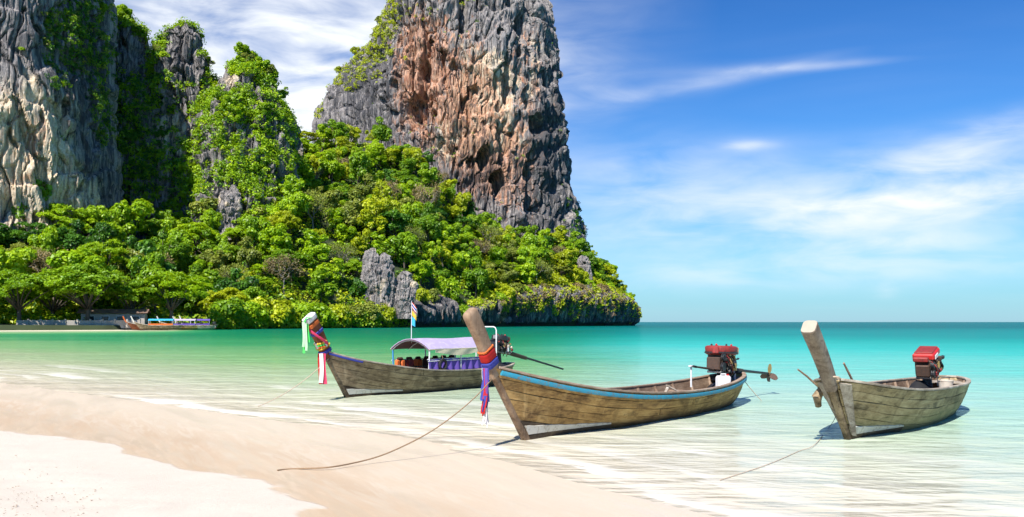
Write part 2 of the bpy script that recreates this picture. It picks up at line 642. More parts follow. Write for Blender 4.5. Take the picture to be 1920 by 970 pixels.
def mat_water():
    m, t, out = new_mat("sea_water")
    pos = t.n('ShaderNodeNewGeometry').outputs['Position']
    dep = t.n('ShaderNodeAttribute', attribute_name='depth').outputs['Fac']
    head = t.n('ShaderNodeAttribute', attribute_name='murk_refl').outputs['Fac']     # murky green with the headland's reflection painted into the colour
    s = sea_s(t, pos)
    patch = t.noise(t.scale(pos, (0.03, 0.09, 1)), 1.0, 4, 0.55)
    patch2 = t.noise(t.scale(pos, (0.12, 0.55, 1), loc=(5, 3, 0)), 1.0, 4, 0.6)
    d2 = t.m('ADD', dep, t.m('MULTIPLY', t.m('ADD', t.m('MULTIPLY', t.m('SUBTRACT', patch, 0.5), 1.1), t.m('MULTIPLY', t.m('SUBTRACT', patch2, 0.5), 0.7)), t.m('MINIMUM', t.m('MULTIPLY', dep, 0.8), 1.1)))
    fac = t.m('DIVIDE', d2, 8.0, clamp=True)
    open_ = t.ramp(fac, [(0.0, (0.60, 0.525, 0.405)), (0.014, (0.56, 0.53, 0.415)), (0.045, (0.42, 0.505, 0.385)), (0.1, (0.27, 0.49, 0.395)),
                         (0.19, (0.1166, 0.4635, 0.3856)),
                         (0.34, (0.03, 0.3974, 0.3509)), (0.55, (0.0048, 0.2851, 0.2556)), (0.80, (0.0014, 0.199, 0.1957)), (1.0, (0.0, 0.1228, 0.1354))])
    murk_refl = t.ramp(fac, [(0.0, (0.60, 0.52, 0.39)), (0.014, (0.51, 0.485, 0.345)), (0.045, (0.36, 0.44, 0.255)), (0.1, (0.20, 0.39, 0.17)),
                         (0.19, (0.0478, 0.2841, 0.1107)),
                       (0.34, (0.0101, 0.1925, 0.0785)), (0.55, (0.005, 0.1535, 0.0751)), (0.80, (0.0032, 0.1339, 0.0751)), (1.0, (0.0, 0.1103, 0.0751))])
    col = t.mix(head, open_, murk_refl)
    # light and dark of the small waves, painted in as a fine mottle
    mot = t.noise(t.scale(pos, (0.45, 1.7, 1), loc=(8, 2, 0)), 1.0, 5, 0.68, 0.4)
    mot2 = t.noise(t.scale(pos, (0.10, 0.42, 1), loc=(1, 9, 0)), 1.0, 4, 0.6)
    k = t.m('ADD', 0.72, t.m('ADD', t.m('MULTIPLY', mot, 0.24), t.m('MULTIPLY', mot2, 0.26)))
    col = t.vm('MULTIPLY', col, t.comb(k, k, k))
    # small waves: long low ones and short ripples, drawn out along the shore far away
    w1 = t.noise(along(t, pos, 0.35, 1.1), 1.0, 3, 0.55)
    w2 = t.noise(t.scale(pos, (1.3, 3.4, 1)), 1.0, 4, 0.6)
    w3 = t.noise(t.scale(pos, (0.16, 0.60, 1)), 1.0, 4, 0.62)
    wv = t.m('ADD', t.m('ADD', t.m('MULTIPLY', w1, 0.9), t.m('MULTIPLY', w2, 0.32)), t.m('MULTIPLY', w3, 2.0))
    bump = t.n('ShaderNodeBump', {'Height': wv, 'Strength': 0.7, 'Distance': 0.22})
    fr = t.n('ShaderNodeFresnel', {'IOR': 1.33, 'Normal': bump.outputs[0]})
    refl = t.m('MULTIPLY', fr.outputs[0], t.m('SUBTRACT', 0.48, t.m('MULTIPLY', t.sm(s, 18.0, 75.0), 0.26)))   # calm in the shallows, choppy further out
    gl = t.n('ShaderNodeBsdfGlossy', {'Color': (0.95, 0.97, 1, 1), 'Roughness': 0.07, 'Normal': bump.outputs[0]})
    bump2 = t.n('ShaderNodeBump', {'Height': wv, 'Strength': 0.6, 'Distance': 0.26})
    dif = t.n('ShaderNodeBsdfDiffuse', {'Color': col, 'Normal': bump2.outputs[0]})
    tr = t.n('ShaderNodeBsdfTransparent', {'Color': t.mix(t.sm(dep, 0.0, 0.5), (1, 1, 1, 1), (0.80, 0.93, 0.84, 1))})
    opac = t.sm(dep, -0.02, 0.003)       # the swash is milky with stirred-up sand
    body = t.ms(opac, tr.outputs[0], dif.outputs[0])
    surf = t.ms(refl, body, gl.outputs[0])
    # foam of the spent waves
    big = t.noise(along(t, pos, 0.16, 0.30, (2, 5, 0)), 1.0, 3, 0.5)
    sm_ = t.noise(along(t, pos, 0.9, 2.6, (1, 1, 0)), 1.0, 5, 0.65)
    sn = t.m('ADD', s, t.m('ADD', t.m('MULTIPLY', t.m('SUBTRACT', big, 0.5), 3.2), t.m('MULTIPLY', t.m('SUBTRACT', sm_, 0.5), 0.7)))
    gap = t.noise(along(t, pos, 0.10, 0.2, (9, 3, 0)), 1.0, 3, 0.6)
    foam = None
    for s0, wl, wr, amt, g0 in ((9.25, 0.16, 0.6, 0.85, 0.42), (11.4, 0.18, 0.9, 0.75, 0.50), (13.6, 0.25, 0.9, 0.3, 0.52), (10.4, 0.1, 0.5, 0.35, 0.42)):
        a = t.m('MULTIPLY', t.sm(sn, s0 - wl, s0), t.m('SUBTRACT', 1.0, t.sm(sn, s0, s0 + wr)))
        a = t.m('MULTIPLY', t.m('MULTIPLY', a, amt), t.sm(t.m('ADD', gap, t.m('MULTIPLY', t.m('SUBTRACT', sm_, 0.5), 0.3)), g0, g0 + 0.14))
        foam = a if foam is None else t.m('MAXIMUM', foam, a)
    lace = t.noise(along(t, pos, 1.2, 6.0, (4, 4, 0)), 1.0, 5, 0.7)
    film = t.m('MULTIPLY', t.m('MULTIPLY', t.sm(lace, 0.50, 0.72), 0.22), t.m('SUBTRACT', 1.0, t.sm(s, 11.0, 20.0)))
    foam = t.m('MAXIMUM', foam, film)
    fo = t.n('ShaderNodeBsdfDiffuse', {'Color': (0.78, 0.75, 0.68, 1)})
    surf = t.ms(foam, surf, fo.outputs[0])
    t.t.links.new(surf, out.inputs[0])
    return m


def mat_rock(name, warm=1.0):
    m, t, out = new_mat(name)
    pos = t.n('ShaderNodeNewGeometry').outputs['Position']
    at = lambda a: t.n('ShaderNodeAttribute', attribute_name=a).outputs['Fac']
    org, crm, drk = at('orange'), at('cream'), at('dark')
    st = t.noise(t.scale(pos, (0.60, 0.60, 0.05)), 1.0, 7, 0.66, 0.6)      # drip stains
    st2 = t.noise(t.scale(pos, (1.3, 1.3, 0.16), loc=(3, 3, 3)), 1.0, 7, 0.68, 0.4)
    blot = t.noise(t.scale(pos, (0.16, 0.16, 0.10)), 1.0, 5, 0.6, 0.5)
    fine = t.noise(pos, 1.7, 7, 0.68)
    grey = t.mix(t.sm(st2, 0.32, 0.66), (0.135, 0.125, 0.13, 1), (0.37, 0.335, 0.315, 1))
    grey = t.mix(t.m('MULTIPLY', t.sm(fine, 0.54, 0.72), 0.6), grey, (0.58, 0.52, 0.46, 1))
    cr = t.mix(t.sm(fine, 0.35, 0.65), (0.60, 0.45, 0.29, 1), (0.80, 0.68, 0.52, 1))
    orr = t.mix(t.sm(st2, 0.32, 0.66), (0.40, 0.150, 0.075, 1), (0.70, 0.42, 0.27, 1))
    k = t.sm(t.m('ADD', crm, t.m('MULTIPLY', t.m('SUBTRACT', blot, 0.5), 1.3)), 0.42, 0.72)
    c = t.mix(k, grey, cr)
    k2 = t.sm(t.m('ADD', org, t.m('MULTIPLY', t.m('SUBTRACT', t.noise(t.scale(pos, (0.30, 0.30, 0.12), loc=(5, 0, 2)), 1.0, 7, 0.70, 0.8), 0.5), 2.6)), 0.42, 0.85)
    c = t.mix(t.m('MULTIPLY', k2, 0.85 * warm), c, orr)
    k3 = t.sm(t.m('ADD', t.m('MULTIPLY', drk, 0.4), st), 0.58, 0.74)
    c = t.mix(t.m('MULTIPLY', k3, 0.82), c, (0.045, 0.047, 0.055, 1))
    h = t.m('ADD', t.m('MULTIPLY', fine, 0.6), t.m('MULTIPLY', t.noise(t.scale(pos, (2.6, 2.6, 0.30)), 1.0, 6, 0.68, 0.3), 1.5))
    principled(t, out, c, 0.92, h, 0.8, 0.6, 0.0, 0.15)
    return m


def mat_leaf(name, c0, c1, c2, trans=0.30):
    """c0..c2: colours across the clumps of a crown"""
    m, t, out = new_mat(name)
    tint = t.n('ShaderNodeAttribute', attribute_name='tint').outputs['Fac']
    oi = t.n('ShaderNodeObjectInfo').outputs['Random']
    pos = t.n('ShaderNodeNewGeometry').outputs['Position']
    f = t.m('ADD', t.m('MULTIPLY', tint, 0.55), t.m('ADD', t.m('MULTIPLY', oi, 0.25), t.m('MULTIPLY', t.noise(pos, 0.45, 3, 0.6), 0.35)))
    c = t.ramp(f, [(0.2, c0), (0.55, c1), (0.9, c2)])
    d = t.n('ShaderNodeBsdfDiffuse', {'Color': c})
    tl = t.n('ShaderNodeBsdfTranslucent', {'Color': t.mix(0.5, c, (c2[0] * 1.2, c2[1] * 1.1, c2[2] * 0.5, 1))})
    g = t.n('ShaderNodeBsdfGlossy', {'Color': (1, 1, 1, 1), 'Roughness': 0.45})
    s = t.ms(trans, d.outputs[0], tl.outputs[0])
    s = t.ms(0.025, s, g.outputs[0])
    t.t.links.new(s, out.inputs[0])
    return m


def mat_wood(name, dark, mid, lite, stain=(0.03, 0.025, 0.02), stain_amt=0.6, gscale=1.0, moss=None, axis=0, wet=False):
    m, t, out = new_mat(name)
    o = t.n('ShaderNodeTexCoord').outputs['Object']
    rn = t.n('ShaderNodeObjectInfo').outputs['Random']
    off = t.vm('ADD', o, t.comb(t.m('MULTIPLY', rn, 23.0), t.m('MULTIPLY', rn, 7.0), t.m('MULTIPLY', rn, 3.0)))
    sc = [14.0 * gscale] * 3
    sc[axis] = 1.1 * gscale
    g = t.noise(t.scale(off, tuple(sc)), 1.0, 6, 0.65, 0.6)
    sc2 = [46.0 * gscale] * 3
    sc2[axis] = 2.2 * gscale
    g2 = t.noise(t.scale(off, tuple(sc2)), 1.0, 4, 0.6)
    b = t.noise(t.scale(o, (1.1, 2.2, 2.4)), 1.3, 5, 0.65, 0.5)
    f = t.m('ADD', t.m('ADD', t.m('MULTIPLY', g, 0.55), t.m('MULTIPLY', g2, 0.30)), t.m('ADD', t.m('MULTIPLY', t.m('SUBTRACT', b, 0.5), 0.8), t.m('MULTIPLY', t.m('SUBTRACT', rn, 0.5), 0.14)))
    c = t.ramp(f, [(0.22, dark), (0.44, mid), (0.70, lite)])
    blot = t.sm(t.noise(t.scale(o, (2.0, 3.0, 5.0), loc=(2, 2, 2)), 1.4, 6, 0.7, 0.6), 0.53, 0.68)
    c = t.mix(t.m('MULTIPLY', blot, stain_amt), c, tuple(stain) + (1,))
    big = t.sm(t.noise(t.scale(o, (1.6, 1.6, 0.9), loc=(5, 1, 3)), 1.0, 5, 0.68, 1.2), 0.50, 0.66)
    c = t.mix(t.m('MULTIPLY', big, stain_amt * 0.55), c, tuple(d_ * 0.7 for d_ in dark) + (1,))
    pale = t.sm(t.noise(t.scale(o, (2.6, 2.6, 1.3), loc=(9, 4, 1)), 1.0, 6, 0.7, 1.0), 0.54, 0.70)
    c = t.mix(t.m('MULTIPLY', pale, 0.45), c, tuple(min(1, d_ * 1.15) for d_ in lite) + (1,))
    if wet:
        zw = t.m('ADD', t.sep(o)[2], t.m('MULTIPLY', t.m('SUBTRACT', t.noise(t.scale(o, (1.2, 3, 3)), 2.0, 4, 0.6), 0.5), 0.16))
        c = t.mix(t.m('MULTIPLY', t.m('SUBTRACT', 1.0, t.sm(zw, 0.05, 0.14)), 0.7), c, tuple(d_ * 0.55 for d_ in dark) + (1,))
    if moss:
        z = t.sep(o)[2]
        k = t.m('MULTIPLY', t.m('SUBTRACT', 1.0, t.sm(t.m('ADD', z, t.m('MULTIPLY', t.m('SUBTRACT', b, 0.5), 0.5)), 0.02, 0.42)), 0.6)
        c = t.mix(k, c, tuple(moss) + (1,))
    h = t.m('ADD', g2, t.m('MULTIPLY', g, 0.8))
    principled(t, out, c, 0.82, h, 0.5, 0.008, 0.0, 0.25)
    return m


M = {}
M['sand'] = mat_sand()
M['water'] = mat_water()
M['rock'] = mat_rock("limestone")
M['leaf_bright'] = mat_leaf("leaf_bright", (0.14, 0.28, 0.006), (0.3, 0.49, 0.008), (0.49, 0.65, 0.012), 0.42)
M['leaf_mid'] = mat_leaf("leaf_mid", (0.085, 0.195, 0.008), (0.185, 0.35, 0.01), (0.34, 0.51, 0.014), 0.4)
M['leaf_dark'] = mat_leaf("leaf_dark", (0.026, 0.095, 0.012), (0.065, 0.19, 0.014), (0.145, 0.31, 0.018), 0.36)
M['leaf_yellow'] = mat_leaf("leaf_yellow", (0.22, 0.29, 0.008), (0.42, 0.5, 0.012), (0.6, 0.66, 0.018), 0.42)
M['leaf_olive'] = mat_leaf("leaf_olive", (0.12, 0.17, 0.02), (0.23, 0.285, 0.038), (0.36, 0.4, 0.06), 0.32)
M['leaf_dry'] = mat_leaf("leaf_dry", (0.138, 0.099, 0.045), (0.259, 0.198, 0.085), (0.374, 0.297, 0.120), 0.2)
M['bark'] = plain("bark", (0.115, 0.092, 0.070), 0.9, 0.4, 1.2)
M['bark_pale'] = plain("bark_pale", (0.27, 0.235, 0.20), 0.9, 0.35, 1.2)
M['soil'] = plain("forest_floor", (0.035, 0.05, 0.018), 0.95, 0.5, 0.25)
M['wood_gold'] = mat_wood("hull_golden", (0.14, 0.078, 0.032), (0.43, 0.26, 0.095), (0.66, 0.45, 0.19), (0.05, 0.03, 0.018), 0.6, wet=True)
M['wood_grey'] = mat_wood("hull_grey", (0.11, 0.075, 0.037), (0.33, 0.245, 0.130), (0.54, 0.43, 0.255), (0.035, 0.028, 0.02), 0.6, moss=(0.26, 0.255, 0.12), wet=True)
M['wood_brown'] = mat_wood("hull_dark", (0.075, 0.052, 0.033), (0.24, 0.175, 0.105), (0.44, 0.345, 0.22), (0.025, 0.02, 0.015), 0.65, wet=True)
M['wood_post'] = mat_wood("prow_wood", (0.15, 0.095, 0.060), (0.29, 0.195, 0.125), (0.42, 0.30, 0.205), (0.07, 0.045, 0.03), 0.4, axis=2)
M['wood_post_grey'] = mat_wood("prow_wood_grey", (0.12, 0.085, 0.062), (0.25, 0.195, 0.145), (0.38, 0.32, 0.245), (0.05, 0.03, 0.02), 0.55, axis=2)
M['wood_red'] = mat_wood("prow_red_brown", (0.10, 0.035, 0.018), (0.21, 0.07, 0.032), (0.32, 0.115, 0.05), (0.05, 0.02, 0.015), 0.4, axis=2)
M['wood_cut'] = plain("cut_wood", (0.42, 0.35, 0.27), 0.8, 0.2, 9)
M['wood_cap'] = mat_wood("gunwale", (0.14, 0.09, 0.06), (0.30, 0.21, 0.15), (0.45, 0.36, 0.28), (0.05, 0.03, 0.02), 0.45)
M['wood_cap_pale'] = mat_wood("gunwale_pale", (0.20, 0.16, 0.12), (0.40, 0.34, 0.27), (0.58, 0.52, 0.44), (0.09, 0.06, 0.045), 0.5)
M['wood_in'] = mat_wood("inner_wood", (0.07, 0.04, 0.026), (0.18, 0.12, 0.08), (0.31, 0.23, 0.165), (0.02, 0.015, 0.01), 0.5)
M['wood_keel'] = mat_wood("keel_wood", (0.035, 0.024, 0.016), (0.085, 0.06, 0.04), (0.15, 0.115, 0.08), (0.015, 0.012, 0.01), 0.5)
M['white_wash'] = plain("worn_white_paint", (0.66, 0.63, 0.56), 0.8, 0.25, 5, dirt=(0.30, 0.24, 0.17), dirt_amt=0.6)
M['blue_paint'] = plain("blue_rail_paint", (0.035, 0.30, 0.44), 0.6, 0.35, 6, dirt=(0.20, 0.15, 0.10), dirt_amt=0.75)
M['post_blue'] = plain("post_blue_paint", (0.04, 0.24, 0.55), 0.5, 0.2, 5)
M['red_cloth'] = plain("red_cloth", (0.44, 0.012, 0.010), 0.85, 0.3, 25)
M['blue_cloth'] = plain("blue_cloth", (0.045, 0.055, 0.30), 0.85, 0.3, 25)
M['white_cloth'] = plain("white_cloth", (0.72, 0.68, 0.66), 0.85, 0.15, 25)
M['pink_cloth'] = plain("pink_cloth", (0.58, 0.04, 0.11), 0.85, 0.2, 25)
M['green_cloth'] = plain("green_cloth", (0.07, 0.60, 0.10), 0.8, 0.2, 25)
M['pale_green_cloth'] = plain("pale_green_cloth", (0.45, 0.68, 0.42), 0.85, 0.2, 25)
M['orange_cloth'] = plain("orange_cloth", (0.62, 0.14, 0.03), 0.85, 0.25, 20)
M['dark_cloth'] = plain("dark_cloth", (0.06, 0.022, 0.018), 0.9, 0.4, 20)
M['yellow_cloth'] = plain("yellow_cloth", (0.66, 0.42, 0.04), 0.85, 0.2, 25)
M['sky_cloth'] = plain("sky_cloth", (0.04, 0.38, 0.62), 0.85, 0.2, 25)
M['lilac'] = plain("lilac_tarpaulin", (0.44, 0.37, 0.53), 0.6, 0.15, 3, dirt=(0.58, 0.52, 0.64), dirt_amt=0.6)
M['lilac_under'] = plain("tarpaulin_underside", (0.16, 0.07, 0.09), 0.8, 0.3, 4)
M['purple'] = plain("purple_curtain", (0.13, 0.075, 0.36), 0.8, 0.3, 9)
M['cream'] = plain("cream_fringe", (0.62, 0.55, 0.38), 0.8, 0.2, 8)
M['black'] = plain("black_metal", (0.018, 0.019, 0.022), 0.5, 0.5, 14, spec=0.5, dirt=(0.07, 0.055, 0.045), dirt_amt=0.5)
M['iron'] = plain("rusty_iron", (0.085, 0.055, 0.042), 0.65, 0.5, 18, metallic=0.3, dirt=(0.16, 0.07, 0.03), dirt_amt=0.6)
M['steel'] = plain("dull_steel", (0.34, 0.32, 0.30), 0.45, 0.35, 16, metallic=0.6, dirt=(0.12, 0.08, 0.05), dirt_amt=0.6)
M['brass'] = plain("brass", (0.52, 0.34, 0.13), 0.4, 0.3, 14, metallic=0.6)
M['red_paint'] = plain("engine_red", (0.56, 0.022, 0.020), 0.45, 0.25, 8, spec=0.5, dirt=(0.10, 0.02, 0.02), dirt_amt=0.35)
M['red_worn'] = plain("engine_red_worn", (0.30, 0.035, 0.030), 0.55, 0.4, 9, dirt=(0.07, 0.03, 0.025), dirt_amt=0.7)
M['orange_paint'] = plain("orange_paint", (0.50, 0.17, 0.04), 0.5, 0.3, 9, dirt=(0.08, 0.03, 0.02), dirt_amt=0.5)
M['white_plastic'] = plain("white_plastic", (0.76, 0.75, 0.74), 0.5, 0.06, 4)
M['bucket'] = plain("pale_plastic", (0.60, 0.52, 0.42), 0.55, 0.12, 5, dirt=(0.32, 0.24, 0.17), dirt_amt=0.4)
M['white_pipe'] = plain("white_pipe", (0.66, 0.66, 0.66), 0.5, 0.15, 8)
M['rope'] = plain("rope", (0.30, 0.20, 0.12), 0.9, 0.35, 40)
M['rope_pale'] = plain("pale_rope", (0.56, 0.42, 0.31), 0.9, 0.3, 40)
M['rubber'] = plain("rubber", (0.016, 0.016, 0.017), 0.8, 0.3, 10)
M['concrete'] = plain("concrete", (0.42, 0.38, 0.33), 0.9, 0.3, 0.6, dirt=(0.22, 0.19, 0.16), dirt_amt=0.6)
M['coral'] = plain("coral_bits", (0.40, 0.30, 0.22), 0.9, 0.5, 15)
M['roof_tin'] = plain("tin_roof", (0.20, 0.13, 0.10), 0.7, 0.3, 1.0)
M['glass_dark'] = plain("dark_glass", (0.02, 0.03, 0.035), 0.2, 0.3, 2)

# ---------------------------------------------------------------- ground and sea
# columns of the far shore: picture column, distance of the waterline
SH_X = [-420, -150, 0, 100, 200, 300, 400, 500, 600, 700, 800, 900, 1000, 1100, 1165, 1205]
SH_Y = [168, 172, 176, 181, 187, 198, 214, 232, 250, 270, 293, 325, 358, 388, 408, 450]


def sand_height(X, Y):
    s = 0.6816 * X + 0.7317 * Y
    s = s + 1.8 * (1 - sstep(-0.7317 * X + 0.6816 * Y, 1.0, 12.0)) * sstep(s, 4.8, 7.0)
    z = np.where(s < 4.8, 0.10 + (4.8 - s) * 0.030, np.where(s < 9.0, (9.0 - s) / 4.2 * 0.10, -(s - 9.0) * 0.056))
    z = np.maximum(z, -6.0)
    px = 960 + F_PX * X / np.maximum(Y, 3)
    dsh = np.interp(px, SH_X, SH_Y) - Y            # metres short of the far shore
    left = sstep(-px, -520, -300)
    far = 0.10 - np.clip(dsh, -8, 400) * 0.034
    far = np.where(far < z, z, far)
    return np.where(Y > 60, z * (1 - left) + far * left, z)


def fan(ys, tans):
    Yg, Tg = np.meshgrid(ys, tans, indexing='ij')
    return (Tg * (np.abs(Yg) + 8.0)).ravel(), Yg.ravel()


def build_ground():
    ys = np.concatenate([np.linspace(-14, 3, 24), 3 * np.power(1.016, np.arange(1, 270))])
    tans = np.linspace(-1.5, 1.5, 320)
    X, Y = fan(ys, tans)
    z = sand_height(X, Y)
    s = 0.6816 * X + 0.7317 * Y
    q = np.stack([X, Y, 0 * X], 1)
    dryk = 1 - sstep(s, 3.2, 4.9)
    z = z + dryk * (0.035 * fbm(q * 0.9, 4, 31) + 0.02 * fbm(q * 3.0, 3, 35))
    wetk = sstep(s, 4.6, 6) * (1 - sstep(s, 9, 12))
    a = np.stack([s * 0.7, (-0.7317 * X + 0.6816 * Y) * 0.12, 0 * s], 1)
    z = z + wetk * 0.018 * fbm(a, 3, 44)
    me = np_mesh("beach_sand", np.stack([X, Y, z], 1), grid_faces(len(ys), len(tans)), True)
    tag(add("beach_sand", me, M['sand']), "pale sand beach, dry in the corner and wet towards the sea", kind='structure')


def build_sea():
    ys = np.concatenate([np.linspace(-14, 3, 20), 3 * np.power(1.018, np.arange(1, 560))])
    tans = np.linspace(-1.6, 1.6, 260)
    X, Y = fan(ys, tans)
    s = 0.6816 * X + 0.7317 * Y
    dep = np.maximum(-sand_height(X, Y), 0)
    # offshore the bottom keeps falling away
    px = 960 + F_PX * X / np.maximum(Y, 3)
    dep = dep + sstep(Y, 70, 520) * (3.4 + sstep(px, 1000, 1900) * 1.0) * sstep(px, 300, 900)
    murk_refl = 1 - sstep(px + 90 * fbm(np.stack([X * 0.03, Y * 0.012, 0 * X], 1), 3, 5), 900, 1330)  # greener water, the headland's reflection painted into it
    murk_refl = murk_refl * np.where(Y > 450, 0.0, 1.0) * (0.25 + 0.75 * sstep(Y, 14, 40))
    # gentle swell close in
    a = np.stack([s * 0.55, (-0.7317 * X + 0.6816 * Y) * 0.10, 0 * s], 1)
    z = (0.028 * fbm(a, 3, 71)) * sstep(s, 9.6, 13) * (1 - sstep(Y, 60, 140))
    me = np_mesh("sea", np.stack([X, Y, z], 1), grid_faces(len(ys), len(tans)), True, {'depth': dep, 'murk_refl': murk_refl})
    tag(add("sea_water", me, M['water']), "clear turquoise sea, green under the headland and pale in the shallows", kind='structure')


build_ground()
build_sea()

# ---------------------------------------------------------------- limestone cliffs
def lobe_hit(th, z, C, tab):
    """distance from the axis C to the far side of an elliptic lobe, per direction and height"""
    tab = np.array(tab, float)
    zz = np.clip(z, tab[0, 0], tab[-1, 0])
    lx, ly, rx, ry = [np.interp(zz, tab[:, 0], tab[:, k]) for k in (1, 2, 3, 4)]
    ok = (z >= tab[0, 0] - 1e-6) & (z <= tab[-1, 0] + 1e-6)
    dx, dy = np.cos(th), np.sin(th)
    ox, oy = C[0] - lx, C[1] - ly
    a = (dx / rx) ** 2 + (dy / ry) ** 2
    b = 2 * (ox * dx / rx ** 2 + oy * dy / ry ** 2)
    c = (ox / rx) ** 2 + (oy / ry) ** 2 - 1
    disc = b * b - 4 * a * c
    t = (-b + np.sqrt(np.maximum(disc, 0))) / (2 * a)
    return np.where(ok & (disc > 0) & (t > 0), t, 0.0)


def massif(C, lobes, z0, z1, ncol, nrow, seed, amp=1.0, front=(-205, 25), sc=1.0, caves=(), blend=3.0):
    nb = max(24, ncol // 9)
    th = np.radians(np.concatenate([np.linspace(front[0], front[1], ncol), np.linspace(front[1], front[0] + 360, nb + 2)[1:-1]]))
    nc = len(th)
    zs = np.linspace(z0, z1, nrow)
    Z, T = np.meshgrid(zs, th, indexing='ij')
    Zf, Tf = Z.ravel(), T.ravel()
    w = np.stack([np.cos(Tf) * 9, np.sin(Tf) * 9, Zf / (14 * sc)], 1)
    Zw = Zf + 2.5 * sc * fbm(w * 0.35, 2, seed + 40)
    Zw = np.clip(Zw, z0, z1)
    R = 0
    for tab in lobes:
        h = lobe_hit(Tf, Zw, C, tab)
        R = R + np.power(np.maximum(h, 0.01), blend * 3)
    R = np.power(R, 1 / (blend * 3))
    x, y = C[0] + R * np.cos(Tf), C[1] + R * np.sin(Tf)
    p = np.stack([x, y, Zf], 1) / sc
    tw = 0.35 * fbm(p / 9.0, 2, seed + 3)[:, None] * np.array([[1, 1, 0.4]])
    q = p + tw * 3
    d = 3.2 * fbm(q / np.array([17, 17, 30]), 2, seed)
    d = d + 2.2 * (ridged(q / np.array([9, 9, 40]), 2, seed + 5) - 0.25)
    rough = 0.30 + 0.85 * sstep(fbm(q / np.array([22, 22, 26]), 3, seed + 60), -0.25, 0.35)
    d = d + 1.0 * rough * (ridged(q / np.array([3.6, 3.6, 24]), 2, seed + 9) - 0.2)
    # fractured blocks: flat faces with sharp joints between them, drawn out downwards
    ca, ea = cells((p + 1.6 * tw * 3) / np.array([6.0, 6.0, 25.0]), seed)
    cb, eb = cells((p + tw * 2) / np.array([2.3, 2.3, 11.0]), seed + 7)
    d = d + 3.0 * (ca - 0.5) - 1.5 * (1 - sstep(ea, 0.0, 0.12))
    d = d + (0.5 + 0.9 * rough) * 1.25 * (cb - 0.5) - 0.7 * (1 - sstep(eb, 0.0, 0.14))
    d = d + 0.45 * rough * fbm(q / np.array([1.5, 1.5, 5.0]), 2, seed + 12)
    crack = sstep(ridged(q / np.array([24, 24, 130]), 1, seed + 70), 0.84, 0.97)
    d = d - 4.5 * crack
    deep = sstep(ridged(q / np.array([12, 12, 60]), 1, seed + 15), 0.80, 0.97)        # long dark chimneys
    d = d - 3.0 * deep
    # ledges and overhangs
    led = (Zf / sc / 17.0 + 1.1 * fbm(q / 18.0, 2, seed + 21)) % 1.0
    d = d + 1.7 * (sstep(led, 0.0, 0.75) - sstep(led, 0.86, 1.0)) - 0.6
    # hollows and caves
    pit = sstep(fbm(q / np.array([5.5, 5.5, 11]), 3, seed + 30), 0.50, 0.70)
    d = d - 4.5 * pit
    d = d * amp * sc
    for cx, cy, wx, wz, dep in caves:              # named caves: position and size in metres on the face
        e = ((x - cx) / wx) ** 2 + ((Zf - cy) / wz) ** 2
        d = d - dep * sstep(-e * (1 + 0.5 * fbm(q / 4.0, 2, seed + 80)), -1.2, -0.25) * (y < C[1])
    fade = sstep(R / sc, 0.3, 7.0)
    R2 = np.maximum(R + d * fade, 0.05)
    x, y = C[0] + R2 * np.cos(Tf), C[1] + R2 * np.sin(Tf)
    V = np.stack([x, y, Zf + 0.6 * sc * fbm(q / 3.0, 2, seed + 50) * fade], 1)
    G = V.reshape(nrow, nc, 3)
    du = np.gradient(G, axis=0)
    dv = np.roll(G, -1, 1) - np.roll(G, 1, 1)
    N = np.cross(dv, du).reshape(-1, 3)
    N /= np.linalg.norm(N, axis=1, keepdims=True) + 1e-9
    return dict(V=V, N=N, F=grid_faces(nrow, nc, True), pit=pit, d=d, p=p, G=G)


def join_massifs(lst):
    """several rock columns that have grown together: one surface list"""
    off, F_ = 0, []
    for m_ in lst:
        F_.append(m_['F'] + off)
        off += len(m_['V'])
    cat = lambda k: np.concatenate([m_[k] for m_ in lst])
    return dict(V=cat('V'), N=cat('N'), F=np.vstack(F_), p=cat('p'))


def to_px(V):
    return 960 + F_PX * V[:, 0] / V[:, 1], 604 - F_PX * (V[:, 2] - EYE) / V[:, 1]


def blob(px, py, x, y, wx, wy):
    return np.exp(-((px - x) / wx) ** 2 - ((py - y) / wy) ** 2)


def rock_object(name, ms, label, orange, cream, dark):
    me = np_mesh(name, ms['V'], ms['F'], False, {'orange': orange, 'cream': cream, 'dark': dark})
    o = add(name, me, M['rock'])
    return tag(o, label, 'cliff')


